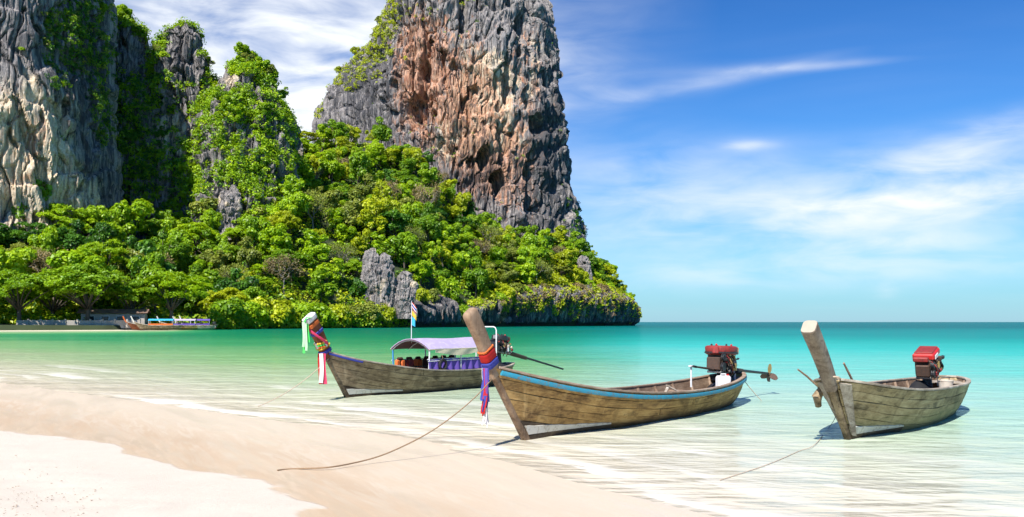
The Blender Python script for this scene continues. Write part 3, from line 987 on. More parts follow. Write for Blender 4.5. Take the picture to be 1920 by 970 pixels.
def build_cliffs():
    out = {}
    # ---- the tall tower over the headland
    C = (-30, 432)
    body = [(0, -31, 436, 70, 42), (34, -31, 435, 64, 40), (68, -34, 434, 60, 38), (99, -35, 434, 57, 36), (112, -34, 434, 54, 34), (120, -31, 435, 50, 33),
            (133, -26, 436, 44, 31), (147, -20, 437, 37, 29), (160, -15, 438, 30, 26), (174, -12, 439, 20, 19), (184, -11, 440, 8, 8), (187, -11, 440, 1, 1)]
    butt = [(0, -8, 420, 42, 36), (34, -7, 420, 39, 34), (51, -9, 420, 38, 34), (68, -11, 419, 37, 34), (89, -14, 417, 38, 35), (116, -16, 416, 37.5, 35),
            (147, -19, 419, 37, 34), (165, -17, 428, 30, 27), (178, -13, 436, 16, 15), (186, -11, 440, 2, 2)]
    K = 1.075
    C = (C[0] * K, C[1] * K)
    body, butt = [[(z * K, x * K - 1.8, y * K, a * K, b * K) for z, x, y, a, b in tab] for tab in (body, butt)]
    ms = massif(C, [body, butt], 0, 187 * K, 600, 360, 100, 1.05, caves=[((cx_ - 960) / F_PX * 415, EYE + (604 - cy_) / F_PX * 415, wx_, wz_, dp_) for cx_, cy_, wx_, wz_, dp_ in ((778, 205, 7, 9, 11), (795, 150, 3, 13, 7), (938, 350, 4, 8, 10), (1000, 235, 4, 5, 8), (990, 350, 3, 17, 8), (905, 300, 3, 6, 7), (950, 160, 2.5, 12, 5), (870, 30, 2.5, 11, 5), (980, 50, 3, 9, 6))])
    px, py = to_px(ms['V'])
    og = 0.95 * blob(px, py, 870, 190, 75, 120) + 0.75 * blob(px, py, 770, 170, 45, 120) + 0.6 * blob(px, py, 900, 320, 60, 70) + 0.5 * blob(px, py, 800, 60, 60, 70) + 0.55 * blob(px, py, 980, 330, 70, 120) + 0.45 * blob(px, py, 1000, 120, 50, 130)
    cr = 0.75 * blob(px, py, 900, 190, 80, 95) + 0.55 * blob(px, py, 880, 270, 70, 40) + 0.22 * blob(px, py, 1010, 100, 30, 130) + 0.18 * blob(px, py, 1060, 400, 30, 60) + 0.18
    dk = 0.5 * blob(px, py, 1030, 280, 40, 150) + 0.35 * blob(px, py, 680, 160, 60, 80) + 0.3 * blob(px, py, 900, 330, 70, 60) + 0.25
    o = rock_object("limestone_cliff", ms, "tall limestone tower with an orange stained face rising over the headland", og, cr, dk)
    out['tower'] = ms
    # ---- the cliff cut by the left edge
    C = (-147, 258)
    body = [(0, -154, 264, 38, 36), (30, -154, 264, 34.5, 33), (45, -154, 264, 33.5, 33), (62, -154, 264, 32.5, 33), (80, -154, 265, 32, 33), (96, -154, 266, 31, 32), (110, -154, 267, 28, 30),
            (124, -154, 268, 22, 22), (132, -154, 268, 8, 8), (134, -154, 268, 1, 1)]
    nose = [(0, -136, 246, 16.5, 24), (40, -137, 246, 15.5, 23), (60, -139, 247, 16, 22), (75, -141, 248, 15.5, 22), (95, -142, 250, 15, 22), (112, -144, 256, 9, 16), (124, -148, 262, 2, 3)]
    ms = massif(C, [body, nose], 0, 134, 420, 330, 160, 0.85, front=(-190, 20), sc=0.85)
    px, py = to_px(ms['V'])
    og = 0.65 * blob(px, py, 60, 270, 75, 120) + 0.4 * blob(px, py, 150, 390, 40, 50)
    cr = 1.05 * blob(px, py, 55, 280, 90, 140) + 0.7 * blob(px, py, 120, 390, 80, 70) + 0.12
    dk = 0.45 * blob(px, py, 165, 120, 55, 130) + 0.3 * blob(px, py, 190, 330, 50, 100) + 0.35 * blob(px, py, 20, 90, 60, 80) + 0.12
    rock_object("limestone_cliff", ms, "sheer cream and grey limestone cliff cut off by the left edge", og, cr, dk)
    out['left'] = ms
    # ---- the overgrown massif with three knobs behind the bay
    spread = [(0, -116, 324, 46, 28), (30, -116, 324, 41, 26), (55, -115, 324, 36, 23), (70, -114, 324, 31, 20), (78, -113, 324, 26, 16), (84, -112, 324, 18, 11), (88, -112, 324, 9, 7), (90, -112, 324, 1, 1)]
    right = [(0, -90, 306, 22, 24), (30, -91, 306, 19.5, 22), (48, -91.5, 307, 17.5, 20), (62, -91.5, 307, 16.5, 18), (75, -91.5, 308, 13.5, 15), (84, -91.5, 309, 9, 11), (90, -91.5, 310, 5.5, 7), (94, -91.5, 310, 1, 1)]
    midk = [(0, -114, 308, 26, 18), (50, -114, 308, 20, 14), (68, -114, 308, 14, 11), (80, -114, 308, 9.6, 9), (92, -114, 308, 7.6, 7.5), (99, -113.8, 308, 6, 6), (103, -113.5, 308, 2.5, 3), (105, -113.5, 308, 0.6, 0.6)]
    leftk = [(0, -134, 306, 26, 18), (50, -134, 306, 22, 15), (72, -134, 306, 16, 12), (86, -134, 306, 10, 9), (96, -133.5, 306, 6.5, 7), (103, -133, 306, 4, 4.5), (107, -133, 306, 0.6, 0.6)]
    ms = join_massifs([massif((t[0][1], t[0][2]), [t], 0, t[-1][0], nc_, nr_, 220 + 60 * i, 1.15, front=(-190, 10), sc=0.7) for i, (t, nc_, nr_) in enumerate(((spread, 260, 150), (right, 240, 240), (midk, 190, 240), (leftk, 190, 240)))])
    px, py = to_px(ms['V'])
    og = 0.3 * blob(px, py, 410, 260, 60, 50)
    cr = 0.7 * blob(px, py, 325, 250, 40, 50) + 0.5 * blob(px, py, 430, 150, 22, 30) + 0.15
    dk = 0.3 + 0.2 * blob(px, py, 345, 110, 35, 60)
    rock_object("limestone_cliff", ms, "jungle covered limestone massif with grey knobs behind the bay", og, cr, dk)
    out['massif'] = ms
    return out


CL = build_cliffs()

# ---------------------------------------------------------------- the wooded hillside
# picture column, row of the tree line, its distance
TL = np.array([(-420, 430, 228), (-150, 430, 230), (0, 425, 236), (100, 412, 238), (200, 425, 244), (300, 412, 272), (400, 408, 288), (450, 400, 292), (500, 345, 312),
               (540, 290, 345), (570, 255, 368), (620, 242, 382), (700, 242, 388), (740, 268, 386), (800, 285, 382), (850, 345, 385), (900, 395, 390), (950, 420, 396),
               (1000, 424, 402), (1050, 438, 412), (1100, 462, 422), (1135, 492, 428), (1160, 520, 430), (1182, 566, 434), (1192, 592, 440), (1215, 640, 460)], float)
SEA_Z = np.array([(-420, 1.2), (0, 1.2), (400, 1.0), (640, 1.5), (700, 3.0), (760, 6.0), (850, 4.0), (900, 7.5), (960, 11), (1050, 14), (1130, 14), (1170, 10), (1190, 7), (1230, 2)], float)
TREE_H = 7.0


def hill(px, v):
    """point of the hillside: picture column and fraction of the way from the shore to the tree line"""
    px = np.asarray(px, float)
    v = np.asarray(v, float)
    ys = np.interp(px, SH_X, SH_Y) + 1.0
    yt = np.interp(px, TL[:, 0], TL[:, 2])
    zt = EYE + (604 - np.interp(px, TL[:, 0], TL[:, 1])) / F_PX * yt - (TREE_H - 2.5 * sstep(px, 1060, 1120))
    z0 = np.interp(px, SEA_Z[:, 0], SEA_Z[:, 1])
    zt = np.maximum(zt, z0 + 0.3)
    vv = np.clip(v, 0, 1)
    Y = ys + v * (yt - ys)
    flat = sstep(-px, -520, -380)                 # behind the left beach the ground is level first
    g = (1 - flat) * (0.25 * vv + 0.75 * vv ** 0.9) + flat * np.clip((vv - 0.22) / 0.78, 0, 1) ** 1.3
    Z = z0 + g * (zt - z0) + np.clip(v - 1, 0, 9) * 4.0
    X = (px - 960) / F_PX * Y
    q = np.stack([X, Y, 0 * X], -1).reshape(-1, 3)
    bumpy = (2.6 * fbm(q / 34.0, 3, 300) + 1.0 * fbm(q / 9.0, 2, 310)).reshape(X.shape)
    Z = Z + bumpy * sstep(v, 0.0, 0.2) * (1 - 0.7 * flat)
    return X, Y, Z


def build_hill():
    cs = np.linspace(-420, 1190, 240)
    vs = np.concatenate([[-0.02], np.linspace(0, 1, 54), np.linspace(1.05, 1.5, 8)])
    Vg, Cg = np.meshgrid(vs, cs, indexing='ij')
    X, Y, Z = hill(Cg, Vg)
    Z[0] = -3.0
    V = np.stack([X.ravel(), Y.ravel(), Z.ravel()], 1)
    me = np_mesh("hillside", V, grid_faces(len(vs), len(cs)), True)
    tag(add("hillside", me, M['soil']), "steep wooded hillside rising from the bay to the cliffs", kind='structure')


build_hill()


def sea_cliff(cols, ztop, label, seed, amp=1.0, lean=0.0, back=9.0):
    """the bare rock foot of the headland: a band that follows the shoreline"""
    px0, px1 = cols
    nc, nr = int(abs(px1 - px0) * 1.4) + 40, 70
    c = np.linspace(px0, px1, nc)
    ys = np.interp(c, SH_X, SH_Y)
    X = (c - 960) / F_PX * ys
    tx, ty = np.gradient(X), np.gradient(ys)
    L = np.hypot(tx, ty)
    nx, ny = ty / L, -tx / L                       # seawards
    v = np.linspace(0, 1, nr)
    zt = np.interp(c, [p[0] for p in ztop], [p[1] for p in ztop])
    Vv, _ = np.meshgrid(v, c, indexing='ij')
    Z = -1.5 + Vv * (zt[None, :] + 1.5)
    # notch at the tide line, then a face that leans out and rolls back at the top
    prof = -2.4 * np.exp(-((Z - 0.2) / 1.1) ** 2) + lean * np.clip(Z / 10.0, 0, 1.2) - back * sstep(Vv, 0.72, 1.0) ** 2
    q = np.stack([np.broadcast_to(X, Z.shape), np.broadcast_to(ys, Z.shape), Z], -1).reshape(-1, 3)
    d = 1.9 * fbm(q / np.array([8, 8, 14]), 3, seed) + 2.2 * (ridged(q / np.array([4.0, 4.0, 22]), 3, seed + 4) - 0.2) + 0.8 * (ridged(q / np.array([1.6, 1.6, 6]), 2, seed + 8)) - 2.6 * sstep(fbm(q / np.array([4, 4, 6]), 2, seed + 13), 0.22, 0.5)
    off = prof + amp * d.reshape(Z.shape)
    ends = sstep(np.minimum(np.arange(nc), np.arange(nc)[::-1]) / 14.0, 0, 1)
    off = off - (1 - ends)[None, :] * 5
    V = np.stack([X + nx * off, ys + ny * off, Z], -1).reshape(-1, 3)
    nzx = fbm(q / 10.0, 3, seed + 17)
    me = np_mesh("sea_cliff", V, grid_faces(nr, nc), False,
                 {'orange': 0.34 + 0.3 * nzx, 'cream': 0.25 + 0.4 * nzx, 'dark': 0.48 + 0.5 * sstep(-V[:, 2], -2.2, -0.6)})
    return tag(add("sea_cliff", me, M['rock']), label, 'cliff'), V


_, SC1 = sea_cliff((868, 1203), [(868, 7), (930, 12), (1000, 16.5), (1090, 18), (1140, 17.5), (1175, 14), (1203, 7)], "low undercut grey sea cliff at the foot of the headland point", 400, 1.0, 2.6, 4.0)
sea_cliff((752, 866), [(752, 3), (768, 8), (785, 10), (800, 7), (818, 9), (832, 13), (848, 11), (866, 3)], "pale grey rock wall at the water behind the flag", 430, 0.9, 0.6, 5.0)
sea_cliff((520, 750), [(520, 1.0), (600, 1.4), (680, 2.2), (750, 2.8)], "low dark rocks along the waterline under the jungle slope", 460, 0.7, 0.3, 3.0)


def outcrop(Y, columns, seed, label, cols=90):
    """a crag of several columns that have grown together: (picture column, base row, width, height, depth offset, lean)"""
    lst = []
    for i, (px, py, w, h, dy, lean) in enumerate(columns):
        b = P(px, py, Y + dy)
        hx = w / 2
        tab = [(b[2] - 6, b[0], b[1], hx * 1.1, hx * 0.9), (b[2], b[0], b[1], hx, hx * 0.85), (b[2] + h * 0.5, b[0] + lean * 0.5, b[1], hx * 0.95, hx * 0.8), (b[2] + h * 0.8, b[0] + lean * 0.8, b[1], hx * 0.75, hx * 0.6),
               (b[2] + h * 0.93, b[0] + lean, b[1], hx * 0.45, hx * 0.4), (b[2] + h, b[0] + lean, b[1], 0.15, 0.15)]
        lst.append(massif((b[0], b[1]), [tab], b[2] - 6, b[2] + h, cols, 90, seed + 70 * i, 0.95, sc=0.26))
    ms = join_massifs(lst)
    n = len(ms['V'])
    nz = fbm(ms['V'] / 3.5, 2, seed)
    me = np_mesh("rock_outcrop", ms['V'], ms['F'], False, {'orange': np.full(n, 0.02), 'cream': 0.34 + 0.4 * nz, 'dark': 0.06 + 0.3 * nz})
    tag(add("rock_outcrop", me, M['rock']), label, 'rock')


outcrop(277, [(702, 552, 6.6, 14.5, 0, -0.8), (718, 552, 5.0, 13.0, 0.5, 0.4), (690, 552, 3.2, 8.0, 0, 0), (731, 552, 3.0, 9.5, 0.8, 0.5)], 500, "tall grey limestone crag standing out of the trees above the flag")
outcrop(279, [(756, 562, 4.6, 9.0, 0, 0.3), (768, 562, 3.6, 6.0, 0, 0.6), (748, 562, 3.4, 7.0, 0.6, 0)], 520, "small jagged crag leaning on the right of the tall grey crag", 70)
outcrop(400, [(1093, 506, 4.5, 6.5, 0, 0), (1100, 508, 4.0, 4.5, 0, 0.5)], 540, "little pale rock knob among the trees on the headland's right flank", 60)
outcrop(352, [(553, 312, 3.2, 13.0, 0, 0), (560, 312, 3.0, 10.0, 0, 0.4)], 560, "thin pale pinnacle in the notch between massif and tower", 60)
outcrop(284, [(424, 416, 6.0, 10.0, 0, 0), (436, 416, 4.0, 12.0, 1.0, 0.4), (414, 416, 3.5, 6.0, 0, 0)], 580, "grey fluted rock foot under the jungle covered massif", 70)

# ---------------------------------------------------------------- foliage
def leaf_cards(cen, nrm, size, seed, flat=0.55, asp=1.5):
    """bent leaf-clump faces: centres, preferred normals, sizes -> verts, quads"""
    r = np.random.default_rng(seed)
    n = len(cen)
    nn = nrm + r.normal(0, flat, (n, 3))
    nn /= np.linalg.norm(nn, axis=1, keepdims=True) + 1e-9
    a = r.normal(size=(n, 3))
    a -= nn * np.sum(a * nn, 1, keepdims=True)
    a /= np.linalg.norm(a, axis=1, keepdims=True) + 1e-9
    b = np.cross(nn, a)
    sz = np.asarray(size).reshape(-1, 1) * r.uniform(0.65, 1.35, (n, 1))
    L, Wd = a * sz * asp * 0.5, b * sz * 0.5
    drop = nn * sz * r.uniform(-0.28, 0.05, (n, 1))
    V = np.stack([cen - L + drop, cen + Wd * r.uniform(0.7, 1.2, (n, 1)), cen + L + drop, cen - Wd * r.uniform(0.7, 1.2, (n, 1))], 1).reshape(-1, 3)
    return V, np.arange(n * 4).reshape(-1, 4)


def sphere_dirs(n, r, up=0.0):
    d = r.normal(size=(n, 3))
    d[:, 2] += up
    return d / (np.linalg.norm(d, axis=1, keepdims=True) + 1e-9)


def tree_mesh(kind, seed):
    r = np.random.default_rng(seed)
    cen, nrm, size, tint = [], [], [], []
    trunk = MB()
    if kind == 'round':
        H, R = 10.0, r.uniform(3.9, 5.6)
        lean = r.normal(0, 0.7, 2)
        nl = int(r.integers(12, 27))
        lsz = r.uniform(0.72, 1.3)
        dense = r.uniform(0.62, 1.05) / lsz ** 1.2
        flatn = r.uniform(0.75, 1.25)
        lobes = []
        for k in range(nl):
            d = sphere_dirs(1, r, 0.55)[0]
            q = np.array([d[0] * R * 0.72, d[1] * R * 0.72, 6.4 + d[2] * 3.2 * flatn]) * r.uniform(0.80, 1.2)
            lobes.append((q + np.array([lean[0], lean[1], 0]), r.uniform(0.85, 2.2)))
        lobes.append((np.array([lean[0], lean[1], 6.4]), 3.0))
        for q, lr in lobes:
            n = int((78 * lr * lr + 40) * dense)
            d = sphere_dirs(n, r, 0.35)
            ins = r.uniform(0.55, 1.05, (n, 1)) ** 0.5
            # pull the surface in and out so that it breaks into tufts
            tuft = 0.82 + 0.30 * perlin(d * 2.6 + q, 5)[:, None]
            cen.append(q + d * ins * lr * tuft * np.array([1.08, 1.08, 0.82]))
            nrm.append(d * 0.8 + np.array([0, 0, 0.55]))
            size.append(r.uniform(0.28, 0.62, n) * lsz)
            tint.append(np.clip(np.full(n, r.uniform(0.1, 0.9)) + r.normal(0, 0.16, n), 0, 1))
        trunk.tube([(0, 0, -2.5), (lean[0] * 0.2, lean[1] * 0.2, 1.5), (lean[0] * 0.7, lean[1] * 0.7, 4.2), (lean[0], lean[1], 6.2)], [0.34, 0.27, 0.2, 0.1], 7)
        for q, lr in lobes[:6]:
            trunk.tube([(lean[0] * 0.5, lean[1] * 0.5, 3.2), tuple((q + [lean[0] * 0.5, lean[1] * 0.5, 3.4]) / 2 + [0, 0, 0.3]), tuple(q)], [0.15, 0.10, 0.04], 5)
    elif kind == 'broad':
        H, R = 12.0, 8.0
        pads = []
        for k in range(30):
            a = r.uniform(0, 2 * math.pi)
            rr = R * math.sqrt(r.uniform(0.02, 1.0)) * 0.95
            zc = 11.4 - 0.055 * rr * rr - r.uniform(0, 4.6) * (0.35 + 0.5 * rr / R)
            pads.append((np.array([rr * math.cos(a), rr * math.sin(a), zc]), r.uniform(1.5, 2.6)))
        for q, lr in pads:
            n = int(92 * lr * lr)
            a = r.uniform(0, 2 * math.pi, n)
            rr = np.sqrt(r.uniform(0, 1, n)) * lr * (1 + 0.3 * np.sin(a * 3 + q[0]))
            zz = (1 - (rr / lr) ** 2) * 0.55 + r.normal(0, 0.22, n)
            cen.append(q + np.stack([rr * np.cos(a), rr * np.sin(a), zz], 1))
            nrm.append(np.stack([0.35 * np.cos(a), 0.35 * np.sin(a), np.ones(n)], 1))
            size.append(r.uniform(0.26, 0.52, n))
            tint.append(np.clip(np.full(n, r.uniform(0.15, 0.85)) + r.normal(0, 0.15, n), 0, 1))
        trunk.tube([(0, 0, -2), (0.15, 0, 1.8), (0.1, 0.2, 4.0), (0, 0, 6.5)], [0.55, 0.42, 0.34, 0.16], 8)
        for q, lr in pads[:14]:
            m_ = q * np.array([0.45, 0.45, 0]) + np.array([0, 0, 3.2 + 0.45 * (q[2] - 3)])
            trunk.tube([(0.1, 0.1, 3.0), tuple(m_), tuple(q - [0, 0, 0.2])], [0.22, 0.13, 0.04], 5)
    elif kind == 'bush':
        lobes = []
        for k in range(13):
            d = sphere_dirs(1, r, 0.5)[0]
            lobes.append((np.array([d[0] * 2.2, d[1] * 2.2, 1.5 + d[2] * 1.3]), r.uniform(0.8, 1.4)))
        for q, lr in lobes:
            n = int(95 * lr * lr) + 20
            d = sphere_dirs(n, r, 0.4)
            cen.append(q + d * lr * r.uniform(0.6, 1.08, (n, 1)) * np.array([1.1, 1.1, 0.8]))
            nrm.append(d * 0.7 + np.array([0, 0, 0.5]))
            size.append(r.uniform(0.24, 0.5, n))
            tint.append(np.clip(np.full(n, r.uniform(0.1, 0.9)) + r.normal(0, 0.18, n), 0, 1))
        for k in range(5):
            a = k * 1.3
            trunk.tube([(0, 0, -1.2), (0.5 * math.cos(a), 0.5 * math.sin(a), 0.6), (1.3 * math.cos(a), 1.3 * math.sin(a), 1.7)], [0.1, 0.07, 0.03], 5)
    else:                                     # 'bare': a tree that has shed most of its leaves
        tips = []
        trunk.tube([(0, 0, -2.5), (0.1, 0, 1.8), (0, 0.1, 3.6)], [0.26, 0.2, 0.15], 6)

        def grow(p, d, L, rad, lev):
            e = p + d * L
            mid = (p + e) / 2 + r.normal(0, 0.08 * L, 3)
            trunk.tube([tuple(p), tuple(mid), tuple(e)], [rad, rad * 0.8, rad * 0.55], 5 if lev < 2 else 4)
            if lev >= 3:
                tips.append(e)
                return
            for _ in range(4 if lev == 0 else 3):
                nd = d + r.normal(0, 0.55, 3) + np.array([0, 0, 0.12])
                grow(e, nd / np.linalg.norm(nd), L * r.uniform(0.6, 0.8), rad * 0.55, lev + 1)
        for k in range(4):
            a = k * 1.57 + r.uniform(-0.4, 0.4)
            d = np.array([math.cos(a) * 0.75, math.sin(a) * 0.75, 0.8])
            grow(np.array([0, 0.05, 3.3]), d / np.linalg.norm(d), 2.3, 0.13, 0)
        for e in tips:
            n = 13
            cen.append(e + r.normal(0, 0.55, (n, 3)))
            nrm.append(sphere_dirs(n, r, 0.6))
            size.append(r.uniform(0.14, 0.34, n))
            tint.append(np.clip(np.full(n, r.uniform(0.1, 0.9)) + r.normal(0, 0.2, n), 0, 1))
    cen, nrm = np.vstack(cen), np.vstack(nrm)
    V, Fc = leaf_cards(cen, nrm, np.concatenate(size), seed + 1, 0.38)
    cm = np_mesh("crown_" + kind, V, Fc, False, {'tint': np.repeat(np.concatenate(tint), 4)})
    return trunk.mesh("trunk_" + kind, True), cm


PROTO = {k: [tree_mesh(k, 900 + 31 * i + 7 * len(k)) for i in range(n)] for k, n in (('round', 11), ('broad', 5), ('bush', 5), ('bare', 4))}
for k, lst in PROTO.items():
    for tm, cm in lst:
        tm.materials.append(M['bark_pale'] if k == 'bare' else M['bark'])
        cm.materials.append(M['leaf_mid'])
LEAFNAME = {'leaf_bright': 'bright green', 'leaf_mid': 'mid green', 'leaf_dark': 'dark green', 'leaf_yellow': 'yellow-green', 'leaf_olive': 'dull olive', 'leaf_dry': 'dry brown'}


def place_tree(kind, loc, size, leaf, label, group, name, cat='tree', zs=1.0, var=None, tilt=0.0):
    tm, cm = PROTO[kind][rnd.randrange(len(PROTO[kind])) if var is None else var]
    o = empty(name, tuple(map(float, loc)), rnd.uniform(0, 6.283))
    o.rotation_euler[0] = rnd.uniform(-0.08, 0.08) + tilt
    o.scale = (size, size, size * zs)
    tag(o, label, cat, group)
    add("trunk", tm, None, o)
    c = add("crown", cm, None, o)
    if leaf != 'leaf_mid':
        c.material_slots[0].link = 'OBJECT'
        c.material_slots[0].material = M[leaf]
    return o


def zone(px):
    if px < 230:
        return "below the left cliff"
    if px < 420:
        return "left of the massif"
    if px < 560:
        return "below the massif"
    if px < 700:
        return "before the notch"
    if px < 860:
        return "left under the tower"
    if px < 1000:
        return "under the orange face"
    return "on the right shoulder"


def tier(v):
    return "near the waterline" if v < 0.22 else "low on the slope" if v < 0.45 else "halfway up the slope" if v < 0.72 else "high on the slope"


SHAPE = {'round': 'rounded', 'bare': 'nearly leafless', 'bush': 'bushy', 'broad': 'wide spreading'}


def forest():
    r = np.random.default_rng(51)
    # the notable trees first: (kind, column, row of the base, distance, size, leaf, label)
    special = [
        ('broad', 165, 606, 192, 1.12, 'leaf_mid', "broad layered shade tree over the beach wall"),
        ('broad', 322, 607, 203, 1.08, 'leaf_bright', "wide umbrella shaped tree behind the moored boats"),
        ('broad', 35, 606, 186, 1.0, 'leaf_mid', "bright broad tree at the left edge of the beach"),
        ('broad', 245, 604, 200, 0.85, 'leaf_mid', "broad tree between the two umbrella shaped shade trees"),
        ('broad', -60, 606, 186, 1.1, 'leaf_bright', "broad beach tree cut by the picture's left edge"),
        ('broad', 100, 604, 197, 0.95, 'leaf_bright', "broad beach tree with low boughs behind the wall's left end"),
    ]
    taken = []
    for kind, px, py, Y, sz, lf, lab in special:
        p = P(px, py, Y)
        p[2] = 1.1
        place_tree(kind, p, sz, lf, lab, "shade trees along the far beach", "shade_tree")
        taken.append((p[0], p[1], p[2], 6.5))
    # the grey and brown trees that stand out of the green: column and row of the crown's middle
    for px, py, sz, kind, lf, lab in (
            (92, 492, 1.25, 'bare', 'leaf_dry', "grey brown leafless tree above the left shade trees"), (150, 500, 1.0, 'bare', 'leaf_dry', "second brown leafless tree above the left shade trees"),
            (285, 497, 1.25, 'bare', 'leaf_dry', "brown leafless crown above the umbrella shaped tree"), (533, 498, 1.2, 'bare', 'leaf_dry', "brown leafless tree in the slope above the ribboned prow"),
            (897, 463, 1.1, 'bare', 'leaf_dry', "brown leafless tree below the tower's orange face"), (438, 512, 1.0, 'bare', 'leaf_olive', "thin olive tree in the slope right of the beach trees"),
            (505, 360, 0.85, 'round', 'leaf_olive', "dull olive dome shaped tree below the massif's right dome"), (478, 408, 0.95, 'round', 'leaf_olive', "wide dull olive tree under the massif"),
            (640, 470, 1.0, 'bare', 'leaf_olive', "thin olive tree left of the tall grey crag"), (742, 425, 1.15, 'round', 'leaf_dark', "big dark green round tree above the tall grey crag")):
        vv = np.linspace(0.1, 1.0, 90)
        X, Y, Z = hill(np.full(90, float(px)), vv)
        row = 604 - F_PX * (Z + 6.3 * sz - EYE) / Y
        k = int(np.argmin(np.abs(row - py)))
        place_tree(kind, (X[k], Y[k], Z[k]), sz, lf, lab, None, "forest_tree", zs=0.95)
        taken.append((X[k], Y[k], Z[k], 4.6 * sz))
    n = 0
    cand = 16000
    cpx = r.uniform(-70, 1180, cand)
    cv = r.uniform(0.03, 1.03, cand) ** 0.85
    X, Y, Z = hill(cpx, cv)
    counts = {}
    T = np.zeros((0, 4))
    T = np.array(taken)
    for i in range(cand):
        if n >= 282:
            break
        px, v = cpx[i], cv[i]
        if px < 400 and v < 0.28:
            continue
        # keep the crags and the rock walls clear
        sx, sy = px, 604 - F_PX * (Z[i] - EYE) / Y[i]
        if (672 < sx < 745 and 500 < sy < 585) or (745 <= sx < 775 and 530 < sy < 585) or (760 < sx < 850 and sy > 560) or (405 < sx < 445 and 385 < sy < 440 and v > 0.8):
            continue
        near = Y[i] / 300.0
        sz = r.uniform(0.62, 1.18) * (0.93 + 0.30 * (px < 420) + 0.10 * (540 < px < 900))
        if px > 1090:
            sz *= 0.72
        rad = 4.3 * sz
        dx = np.hypot(np.hypot(T[:, 0] - X[i], (T[:, 1] - Y[i]) * 0.85), (T[:, 2] - Z[i]) * 0.8)
        if np.any(dx < (T[:, 3] + rad) * 0.66):
            continue
        T = np.vstack([T, [X[i], Y[i], Z[i], rad]])
        u = r.uniform()
        kind = 'round'
        if px > 930 and v < 0.45:
            lf = 'leaf_yellow' if u < 0.5 else 'leaf_olive' if u < 0.72 else 'leaf_bright'
        elif px < 420:
            lf = 'leaf_bright' if u < 0.50 else 'leaf_mid' if u < 0.80 else 'leaf_olive' if u < 0.90 else 'leaf_dark'
        else:
            lf = 'leaf_bright' if u < 0.46 else 'leaf_mid' if u < 0.70 else 'leaf_yellow' if u < 0.84 else 'leaf_dark' if u < 0.94 else 'leaf_olive'
        if r.uniform() < 0.055:
            kind, lf = 'bare', 'leaf_dry' if r.uniform() < 0.6 else 'leaf_olive'
        elif v < 0.13 or (px > 1080 and v < 0.5):
            kind = 'bush' if r.uniform() < 0.6 else 'round'
        elif r.uniform() < 0.16:
            kind, zs_ = 'broad', 1.0
        s_ = sz * (0.72 if kind == 'broad' else 1.55 if kind == 'bush' else 1.15 if kind == 'bare' else 1.0)
        lab = f"{LEAFNAME[lf]} {SHAPE[kind]} tree {tier(v)} {zone(px)}"
        o = place_tree(kind, (X[i], Y[i], Z[i]), s_, lf, lab, "hillside trees " + zone(px), "forest_tree", zs=r.uniform(0.8, 1.35), tilt=0.12 * v)
        counts.setdefault(lab, []).append((px, o))
        n += 1
    ords = ["leftmost", "second from left", "third from left", "fourth from left", "fifth from left", "sixth from left", "seventh from left", "eighth from left", "ninth from left", "tenth from left"]
    for lab, lst in counts.items():
        lst.sort(key=lambda e: e[0])
        if len(lst) > 1:
            for k, (_, o) in enumerate(lst):
                o["label"] = lab + ", " + (ords[k] if k < 10 else "number %d from left" % (k + 1))
    # bushes that close the foot of the slope along the water
    for k, (px, py, sz, lf, lab) in enumerate((
            (430, 612, 1.6, 'leaf_mid', "green bush hanging over the water right of the moored boats"), (462, 613, 1.5, 'leaf_bright', "bright bush at the waterline under the massif"),
            (497, 613, 1.7, 'leaf_yellow', "yellow-green bush at the waterline left of the ribboned prow"), (530, 613, 1.6, 'leaf_yellow', "tall yellow-green bush at the waterline just left of the ribboned prow"),
            (563, 612, 1.5, 'leaf_bright', "bright bush at the waterline behind the ribboned prow"), (600, 612, 1.5, 'leaf_bright', "bright bush at the waterline right of the ribboned prow"),
            (632, 611, 1.4, 'leaf_yellow', "yellow bush at the waterline halfway from ribboned prow to flag"), (660, 610, 1.3, 'leaf_olive', "olive bush at the waterline below the tall crag's left side"),
            (688, 604, 1.3, 'leaf_olive', "olive bush at the foot of the tall grey crag"), (714, 604, 1.35, 'leaf_yellow', "yellow bush at the foot of the tall grey crag"),
            (738, 602, 1.2, 'leaf_olive', "olive bush left of the flag under the crags"), (790, 566, 1.0, 'leaf_yellow', "yellow bush on top of the pale rock wall behind the flag"),
            (815, 563, 0.9, 'leaf_olive', "olive bush on the pale rock wall right of the flag"), (868, 600, 1.3, 'leaf_mid', "green bush in the gap between rock wall and sea cliff"))):
        Yb = float(np.interp(px, SH_X, SH_Y)) + 2.0
        q = P(px, py, Yb)
        q[2] = max(q[2], 0.6)
        place_tree('bush', q, sz, lf, lab, "bushes along the foot of the slope", "shore_bush", 'bush', zs=1.25)
    # scrub along the brink of the sea cliff
    r2 = random.Random(77)
    brink = []
    for k in range(26):
        px = 885 + 11.4 * k + r2.uniform(-3, 3)
        Yb = float(np.interp(px, SH_X, SH_Y)) + r2.uniform(0.5, 3.0)
        zb = float(np.interp(px, SEA_Z[:, 0], SEA_Z[:, 1])) + r2.uniform(-2.5, 1.2)
        lf = r2.choice(['leaf_yellow', 'leaf_yellow', 'leaf_olive', 'leaf_dry', 'leaf_bright'])
        o = place_tree('bush', ((px - 960) / F_PX * Yb, Yb, zb), r2.uniform(0.95, 1.55), lf, "", "bushes on the brink of the sea cliff", "cliff_bush", 'bush', zs=r2.uniform(0.9, 1.3))
        brink.append((lf, o))
    seen = {}
    for lf, o in brink:
        seen[lf] = seen.get(lf, 0) + 1
        o["label"] = LEAFNAME[lf] + " bush on the brink of the headland's sea cliff, " + "first second third fourth fifth sixth seventh eighth ninth tenth eleventh twelfth thirteenth fourteenth".split()[seen[lf] - 1] + " from left"
    print("forest trees", n)


forest()


